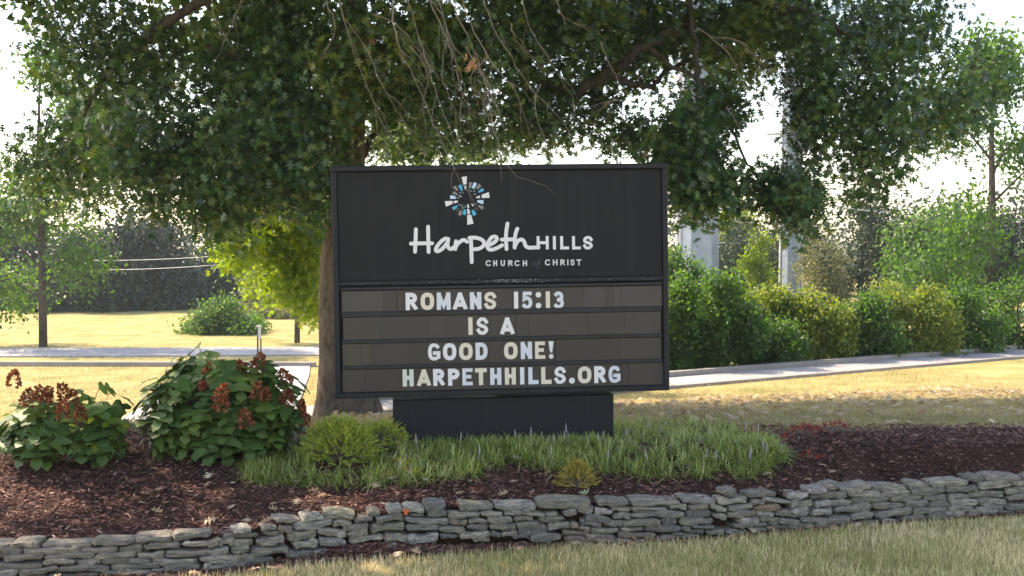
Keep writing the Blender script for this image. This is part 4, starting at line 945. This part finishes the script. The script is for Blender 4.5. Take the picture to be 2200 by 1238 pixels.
# bare dead twigs hanging from the near side of the crown
def dead_twig(pxs, Y, r=.006):
    P = crom([tuple(at(a, b, Y + .15 * math.sin(a * .05))) for a, b in pxs], 5); m = len(P); mb = MB()
    P = [p + Vector((random.gauss(0, .005), random.gauss(0, .005), 0)) for p in P]
    mb.tube(P, [r * (1 - .8 * i / (m - 1)) for i in range(m)], 4, cap=False)
    for _ in range(int(m * .32)):
        i = random.randrange(m // 4, m); s = P[i]; d = (P[min(i + 1, m - 1)] - P[i - 1]).normalized(); l = random.uniform(.06, .32)
        side = Vector((random.choice((-1, 1)) * random.uniform(.3, 1), random.uniform(-.6, .6), random.uniform(-.6, .2)))
        q = s + (d + side * .7).normalized() * l * .5; q2 = q + (d * .9 + side * .35 + Vector((0, 0, -.4))).normalized() * l * .6
        mb.tube([s, q, q2], [r * .5, r * .35, r * .12], 3, cap=False)
        if random.random() < .5:
            q3 = q + (d - side * .5).normalized() * l * .35; mb.tube([q, q3], [r * .3, r * .1], 3, cap=False)
    build(mb, 'dead_twig', MT['twig'], oak)
for pts, Y in (([(720, -20), (745, 60), (775, 150), (800, 215), (835, 300)], 9), ([(745, 45), (790, 110), (830, 200), (900, 310)], 9), ([(840, -20), (855, 90), (880, 150), (925, 250), (960, 330), (990, 395)], 7.3),
               ([(870, -20), (900, 80), (930, 180), (950, 240), (985, 330)], 8.6), ([(910, -20), (945, 50), (970, 110), (1000, 190), (1020, 300)], 8.6), ([(925, 0), (960, 60), (950, 160), (985, 250)], 8.8),
               ([(990, -20), (1010, 50), (1060, 140), (1110, 200), (1145, 300), (1180, 320)], 8.5), ([(960, -10), (1000, 70), (1040, 170), (1060, 270), (1080, 330), (1105, 375), (1145, 390)], 7.4), ([(1040, 0), (1060, 60), (1090, 110), (1140, 190), (1200, 250), (1250, 330)], 8.7),
               ([(1190, -20), (1205, 30), (1235, 50)], 8.8), ([(1160, 180), (1150, 230), (1168, 310)], 8.8), ([(1100, 50), (1105, 80), (1135, 125)], 8.8), ([(520, 0), (495, 60), (460, 140)], 9.5), ([(455, -20), (460, 30), (480, 70)], 9.5), ([(700, 0), (720, 60), (690, 130)], 9),
               ([(1290, 90), (1310, 140), (1330, 190), (1300, 230)], 9.5), ([(1330, 215), (1290, 222), (1260, 235)], 9.5), ([(1500, 60), (1560, 110), (1600, 180), (1640, 250)], 9.6), ([(1530, 80), (1590, 90), (1650, 150), (1700, 170)], 9.8),
               ([(1620, 200), (1640, 250), (1660, 300), (1700, 330)], 10), ([(1640, 210), (1680, 250), (1690, 300)], 10), ([(1560, 230), (1600, 290), (1640, 330)], 10), ([(1700, 280), (1730, 330), (1750, 340)], 10), ([(1050, 120), (1010, 170), (1040, 220), (1060, 300)], 8.9), ([(885, 100), (920, 160), (905, 230)], 8.9),
               ([(1120, -10), (1140, 60), (1180, 130), (1230, 210)], 9.3), ([(940, -20), (975, 100), (1035, 150), (1075, 250)], 8.9), ([(1000, 100), (1055, 190), (1065, 210)], 8.9), ([(980, 150), (1000, 220), (1030, 260)], 8.9), ([(800, 30), (860, 60), (930, 150), (1000, 230)], 9.3)):
    dead_twig(pts, Y, .0062 if Y > 8 else .0052)
hang = one_leaf('dead_leaf', OAK, .09, 1.2, leaf_mat('leaf_rust', [(0, (.35, .17, .09)), (1, (.45, .24, .13))], .25), .5)
for (a, b) in ((1005, 125), (1014, 140), (1022, 132), (1010, 150)):
    p = at(a, b, 8.4); o = link('dead_leaf', hang, oak); o.location = p - ob; o.rotation_euler = (random.uniform(.8, 2), random.uniform(-1, 1), random.uniform(0, 6))

def tree(name, label, base, h, crown, mat, leaf, nspr, per=6, trunk_r=.1, tm=LEAF, cat='tree', group=None, bark='bark_dark', spread=None):
    """crown = list of (dx, dy, z, rx, ry, rz, share); z above base"""
    e = empty(name, base, label, cat, group); b = Vector(base); mb = MB()
    ztop = h * .8
    if trunk_r:
        mb.tube([b + Vector((0, 0, -.2)), b + Vector((.02, 0, h * .3)), b + Vector((-.03 * h * .2, .02, h * .6)), b + Vector((0, 0, ztop))], [trunk_r * 1.2, trunk_r, trunk_r * .7, trunk_r * .25], 8)
        build(mb, 'trunk', MT[bark], e, True)
    lm = MB()
    for c in crown:
        q = b + Vector((c[0], c[1], c[2])); s = b + Vector((0, 0, min(ztop, max(.15 * h, c[2] - .5 * abs(c[0]) - .2))))
        lm.tube([s, s.lerp(q, .5) + Vector((0, 0, .05 * h)), q], [max(.012, trunk_r * .4), max(.008, trunk_r * .25), .006], 5, cap=False)
    build(lm, 'limbs', MT[bark], e, kind='stuff')
    tot = sum(c[6] for c in crown)
    B = [((b.x + c[0], b.y + c[1], b.z + c[2]), (c[3], c[4], c[5]), nspr * c[6] / tot) for c in crown]
    foliage('crown', crown_pts(B, 1), per, leaf, spread or leaf * 1.1, MT[mat], e, tm, kind='stuff')
    return e
def gp(px, Y): X_ = (px - 1100) / FPX * Y; return (X_, Y, float(G(X_, Y)))
# sunlit young tree by the driveway
b = gp(637, 37.5); K = 37.5 / FPX
cr = []
for (px, py, rx, ry, s) in ((620, 500, 60, 45, 2.4), (660, 560, 50, 50, 2.2), (580, 570, 45, 40, 1.6), (640, 620, 50, 40, 1.5), (560, 520, 50, 35, 1.4), (675, 660, 25, 35, .8), (600, 440, 70, 40, 2.2), (670, 440, 45, 45, 1.5), (540, 610, 25, 25, .4), (690, 600, 30, 50, 1)):
    q = at(px, py, 37.5); cr.append((q.x - b[0], random.uniform(-.7, .7), q.z - b[2], rx * K, .7, ry * K, s))
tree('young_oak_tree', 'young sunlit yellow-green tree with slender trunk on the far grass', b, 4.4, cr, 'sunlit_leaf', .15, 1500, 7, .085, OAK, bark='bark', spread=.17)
# a second, nearer spray of sunlit branches belongs to the far side of the big oak
LOW = []
for (px, py, Y, rx, ry, n) in ((560, 520, 17, 60, 45, 130), (620, 560, 17.5, 60, 60, 170), (660, 500, 17, 40, 50, 120), (655, 620, 17.5, 35, 45, 80), (590, 470, 17, 80, 35, 130), (520, 470, 16.5, 60, 30, 90), (672, 670, 17.5, 16, 28, 26), (870, 300, 17.5, 90, 60, 120), (1000, 330, 17.5, 90, 30, 50), (640, 440, 16.5, 60, 40, 110), (570, 430, 15.6, 70, 45, 130), (520, 520, 16, 50, 40, 90), (500, 560, 16.5, 35, 25, 30), (590, 620, 17.5, 40, 30, 50), (680, 540, 17.5, 25, 80, 90)):
    c = at(px, py, Y); LOW.append(((c.x, c.y, c.z), (rx * Y / FPX, .6, ry * Y / FPX), n))
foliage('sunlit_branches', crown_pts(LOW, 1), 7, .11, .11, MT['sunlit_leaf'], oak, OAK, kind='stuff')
limb([(T0.x, 12.3, 2.3), at(700, 380, 14), at(650, 420, 16), at(620, 540, 17.3), at(650, 640, 17.5)], .05, .008)
limb([(T0.x, 12.3, 2.5), at(780, 250, 14.5), at(870, 290, 17), at(1000, 325, 17.4)], .04, .008)

def blobs(px0, px1, py_top, py_bot, Y, nb, base, rr, seed):
    r_ = random.Random(seed); out = []; K = Y / FPX
    for _ in range(nb):
        px = r_.uniform(px0, px1); u = (px - px0) / (px1 - px0); topy = py_top + (py_bot - py_top) * .35 * abs(2 * u - 1) ** 2
        py = r_.uniform(topy, py_bot); q = at(px, py + rr * .6, Y); out.append((q.x - base[0], r_.uniform(-.8, .8) * rr * K * 1.2, max(.1, q.z - base[2]), rr * K * r_.uniform(.8, 1.3), rr * K, rr * K * r_.uniform(.7, 1.1), 1))
    return out
# hedge shrubs beyond the sidewalk on the right
HB = 'leafy shrubs massed behind the sidewalk'
def hshrub(px, wpx, topy, boty, Y, mat, label, n, leaf=.075):
    Y += .45
    b = gp(px, Y); return tree('leafy_shrub', label, b, 1.4, blobs(px - wpx, px + wpx, topy, boty, Y, 16, b, 34, int(px)), mat, leaf * 1.1, int(n * 1.5), 7, .03, LEAF, 'shrub', HB, spread=.09)
hshrub(1390, 60, 600, 800, 18.6, 'hedge_leaf', 'green leafy shrub half hidden behind the right edge of the sign', 800)
hshrub(1480, 62, 595, 795, 18.9, 'hedge_leaf', 'dense green shrub beside the sign with bright sunlit top', 1100)
hshrub(1560, 58, 578, 792, 19.3, 'hedge_leaf', 'tallest green shrub with a pointed top, right of the sign', 1100)
hshrub(1640, 55, 640, 788, 19.6, 'hedge_leaf', 'dark green shrub at the sidewalk kerb, in front of the yellow one', 800)
hshrub(1675, 62, 606, 700, 20.6, 'hedge_yellow', 'yellowish brown tinged shrub below the slim steel pole', 900)
hshrub(1760, 58, 625, 778, 20.4, 'hedge_yellow', 'olive and rust coloured shrub right of the yellow one', 900)
hshrub(1850, 62, 610, 770, 20.8, 'hedge_leaf', 'green shrub farther right along the sidewalk', 900)
hshrub(1950, 70, 590, 765, 21.4, 'hedge_yellow', 'yellow-green shrub near the far right end of the hedge', 900)
hshrub(2070, 75, 600, 760, 22, 'hedge_leaf', 'last green shrub at the right end of the hedge', 900)
hshrub(2190, 75, 600, 755, 22.6, 'hedge_leaf', 'green shrub cut by the right edge of the view', 700)
# trees behind the hedge
def ftree(name, label, px, Y, topy, boty, w, mat, leaf, n, rr=40, grp=None, tm=LEAF):
    b = gp(px, Y); h = at(px, topy, Y).z - b[2]
    return tree(name, label, b, h, blobs(px - w, px + w, topy, boty, Y, 14, b, rr, int(px * 3 + Y)), mat, leaf, n, 6, .12, tm, 'tree', grp, spread=leaf * 1.4)
FG = 'trees beyond the hedge on the right'
ftree('small_tree', 'small green tree in front of the wide steel pole', 1462, 27, 535, 640, 40, 'hedge_leaf', .10, 700, 28, FG)
ftree('cedar_tree', 'dark cedar between the two steel poles', 1585, 46, 470, 640, 45, 'cedar', .16, 1100, 38, FG)
ftree('cedar_tree', 'olive brown cedar beside the wide pole', 1560, 44, 520, 640, 30, 'cedar', .15, 700, 30, FG)
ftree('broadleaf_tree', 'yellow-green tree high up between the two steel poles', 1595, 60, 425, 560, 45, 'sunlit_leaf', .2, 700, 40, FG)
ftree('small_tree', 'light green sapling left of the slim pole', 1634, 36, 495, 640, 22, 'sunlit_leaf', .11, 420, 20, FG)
ftree('cedar_tree', 'grey-green tree mass behind the slim pole', 1690, 58, 440, 620, 60, 'cedar', .2, 1100, 45, FG)
ftree('broadleaf_tree', 'pale green tree right of the slim pole', 1772, 38, 500, 640, 28, 'pale_tree', .13, 800, 32, FG)
ftree('broadleaf_tree', 'tall dull green tree right of the poles', 1850, 48, 400, 640, 70, 'cedar', .18, 1400, 50, FG)
ftree('broadleaf_tree', 'broad green tree further right behind the hedge', 2000, 44, 430, 640, 75, 'hedge_leaf', .17, 1400, 50, FG)
ftree('broadleaf_tree', 'green tree at the far right end behind the hedge', 2150, 46, 410, 640, 70, 'forest', .17, 1300, 50, FG)
ftree('broadleaf_tree', 'tree behind the sign, left of the wide pole', 1330, 50, 470, 640, 70, 'cedar', .18, 900, 45, FG)
# far left
FL_ = 'trees along the far edge of the field'
ftree('vine_covered_bush', 'rounded sunlit bush draped in vines at the left end of the field', 470, 41.5, 640, 722, 62, 'hedge_leaf', .13, 1500, 34, FL_)
ftree('vine_covered_bush', 'lower bluish green bush right of the rounded one', 522, 43, 690, 722, 30, 'hedge_leaf', .13, 600, 22, FL_)
ftree('broadleaf_tree', 'dense dark far tree above the vine covered bush', 430, 62, 510, 690, 95, 'forest', .3, 3400, 50, FL_)
ftree('broadleaf_tree', 'dark far tree with sloping edge right of the densest one', 530, 66, 545, 690, 55, 'forest', .3, 2200, 40, FL_)
ftree('pale_tree', 'pale dried looking tree between the dark trees and the young tree', 580, 54, 570, 690, 34, 'pale_tree', .18, 700, 30, FL_)
ftree('broadleaf_tree', 'far dark tree behind the young tree', 640, 68, 560, 690, 60, 'forest', .22, 1300, 40, FL_)
ftree('broadleaf_tree', 'far tree hidden mostly behind the oak trunk', 740, 70, 540, 690, 70, 'forest', .24, 1300, 45, FL_)
ftree('small_tree', 'tan and brown brush at the field edge', 590, 50, 655, 700, 40, 'pale_tree', .14, 500, 20, FL_)
ftree('broadleaf_tree', 'tall far tree left of the densest one', 300, 58, 470, 690, 90, 'forest', .28, 2600, 50, FL_)
ftree('broadleaf_tree', 'far tree near the left end of the field', 160, 56, 500, 690, 80, 'forest', .28, 2300, 50, FL_)
ftree('broadleaf_tree', 'far tree at the left edge of the view', 20, 60, 450, 690, 90, 'forest', .28, 2300, 55, FL_)
for (px, Y, t_, lab) in ((870, 72, 560, 'far tree behind the sign cabinet'), (1000, 75, 560, 'second far tree behind the sign cabinet'), (1130, 74, 550, 'third far tree behind the sign cabinet'), (1230, 70, 545, 'fourth far tree behind the sign cabinet, nearest the wide pole')):
    ftree('broadleaf_tree', lab, px, Y, t_, 680, 70, 'forest', .24, 700, 45, FL_)
ftree('broadleaf_tree', 'tall leafy tree standing at the far left end of the field', 90, 36, 60, 640, 150, 'hedge_leaf', .17, 2300, 75, FL_)
ftree('broadleaf_tree', 'tall leafy tree rising behind the right end of the hedge', 2130, 34, 50, 600, 150, 'hedge_leaf', .17, 2300, 75, FG)
x, y = sample(9000, -70, 70, 80, 110); P = np.stack([x, y, np.full(len(x), -1.8) + RG.random(len(x)) ** 1.2 * (5.2 + 2.2 * np.sin(x * .21) + 1.2 * np.sin(x * .7))], -1)
foliage('distant_woods', P, 6, .45, .5, MT['forest'], None, LEAF, kind='stuff')

# ------------------------------------------------------------------ poles, wires, posts
def pole(name, label, px, Y, r0_, r1_, ztop, joints, n=12):
    b = gp(px, Y); e = empty(name, b, label, 'pole', 'steel transmission poles')
    mb = MB(); zs = [b[2] - .5] + joints + [ztop]
    for i in range(len(zs) - 1):
        ra = r0_ + (r1_ - r0_) * (zs[i] - b[2]) / (ztop - b[2]); rb = r0_ + (r1_ - r0_) * (zs[i + 1] - b[2]) / (ztop - b[2])
        mb = MB(); mb.tube([(b[0], b[1], zs[i]), (b[0], b[1], zs[i + 1] + (.12 if i < len(zs) - 2 else 0))], [ra * (1.0), rb * 1.0], n); build(mb, 'pole_section', MT['galv'], e)
        if i: mb = MB(); mb.tube([(b[0], b[1], zs[i] - .04), (b[0], b[1], zs[i] + .04)], [ra * 1.03, ra * 1.03], n); build(mb, 'joint_collar', MT['galv'], e)
    return e, b
e, b = pole('transmission_pole', 'wide grey steel transmission pole behind the shrubs, just right of the sign', 1500, 36, .69, .42, 16, [5.5])
mb = MB(); mb.tube([(b[0] - .74, b[1] - .2, b[2]), (b[0] - .6, b[1] - .2, 9)], [.07, .06], 6); build(mb, 'conduit', MT['galv_light'], e)
for k in range(8):
    mb = MB(); mb.tube([(b[0] + .55, b[1] - .42, 1.5 + k * .8), (b[0] + .75, b[1] - .5, 1.5 + k * .8)], .015, 5); build(mb, 'climbing_peg', MT['galv_light'], e)
e, b = pole('transmission_pole', 'slim light grey steel pole with a short side arm, above the yellowish shrub', 1698, 40, .36, .26, 14, [at(1698, 547, 40).z])
for dx, mt in ((-.40, 'galv_light'), (.40, 'galv_light')):
    mb = MB(); mb.tube([(b[0] + dx, b[1] - .05, b[2]), (b[0] + dx * .8, b[1] - .05, 6.5)], [.045, .04], 6); build(mb, 'conduit', MT[mt], e)
mb = MB(); mb.tube([at(1690, 286, 40), at(1668, 287, 40), at(1645, 289, 40)], [.11, .08, .03], 6); build(mb, 'side_arm', MT['galv_light'], e)
WG = 'overhead wires near the steel poles'
def wire(p0, p1, sag, label, r=.02, grp=WG):
    p0, p1 = Vector(p0), Vector(p1); pts = [p0.lerp(p1, t) - Vector((0, 0, sag * 4 * t * (1 - t))) for t in np.linspace(0, 1, 17)]
    mb = MB(); mb.tube(pts, r, 5); o = build(mb, 'overhead_wire', MT['wire']); o['label'] = label; o['category'] = 'wire'; o['group'] = grp
wire(at(1545, 438, 36), at(1700, 412, 40), .03, 'upper pale wire running between the two steel poles', .03)
wire(at(1545, 449, 36), at(1700, 424, 40), .03, 'lower pale wire running between the two steel poles', .03)
wire(at(1715, 425, 40), at(1900, 455, 46), .1, 'pale wire sloping down to the right from the slim pole', .03)
wire(at(1545, 475, 40), at(1690, 476, 42), .05, 'thin faint wire lowest between the steel poles', .012)
wire(at(200, 560, 52), at(560, 542, 50), .1, 'thin pale wire crossing the dark far trees on the left', .012, 'wires crossing the far trees')
wire(at(200, 580, 52), at(540, 562, 50), .1, 'second thin pale wire crossing the dark far trees, below the first', .012, 'wires crossing the far trees')
# marker post beside the road
Yp = 32.2; b = gp(555, 31.0); e = empty('marker_post', b, 'pair of slim dark posts with a pale capped board, beside the far road', 'post')
K = 31.0 / FPX
mb = MB(); mb.box(b[0] - 4 * K, b[0] - 1.2 * K, b[1] - .03, b[1] + .03, b[2] - .2, at(555, 703, 31).z); build(mb, 'post', MT['post_dark'], e)
mb = MB(); mb.box(b[0] + 1.6 * K, b[0] + 4 * K, b[1] + .05, b[1] + .1, b[2] - .2, at(555, 728, 31).z); build(mb, 'post', MT['post_dark'], e)
mb = MB(); mb.box(b[0] - 1.0 * K, b[0] + 4.2 * K, b[1] - .04, b[1] + .02, at(555, 728, 31).z, at(555, 701, 31).z); build(mb, 'board', MT['post_pale'], e)
mb = MB(); mb.box(b[0] - 4.6 * K, b[0] + 4.6 * K, b[1] - .06, b[1] + .06, at(555, 703, 31).z + .003, at(555, 699, 31).z); build(mb, 'cap', MT['post_pale'], e)

# ------------------------------------------------------------------ haze
mb = MB(); mb.box(-120, 120, -40, 130, -3.2, 18)
m, n = M_('haze'); vol = nd(n, 'ShaderNodeVolumePrincipled'); out = nd(n, 'ShaderNodeOutputMaterial')
vol.inputs['Color'].default_value = (.75, .9, 1, 1); vol.inputs['Density'].default_value = .0005; vol.inputs['Anisotropy'].default_value = .3
n.links.new(vol.outputs[0], out.inputs['Volume'])
build(mb, 'haze', m, kind='stuff')
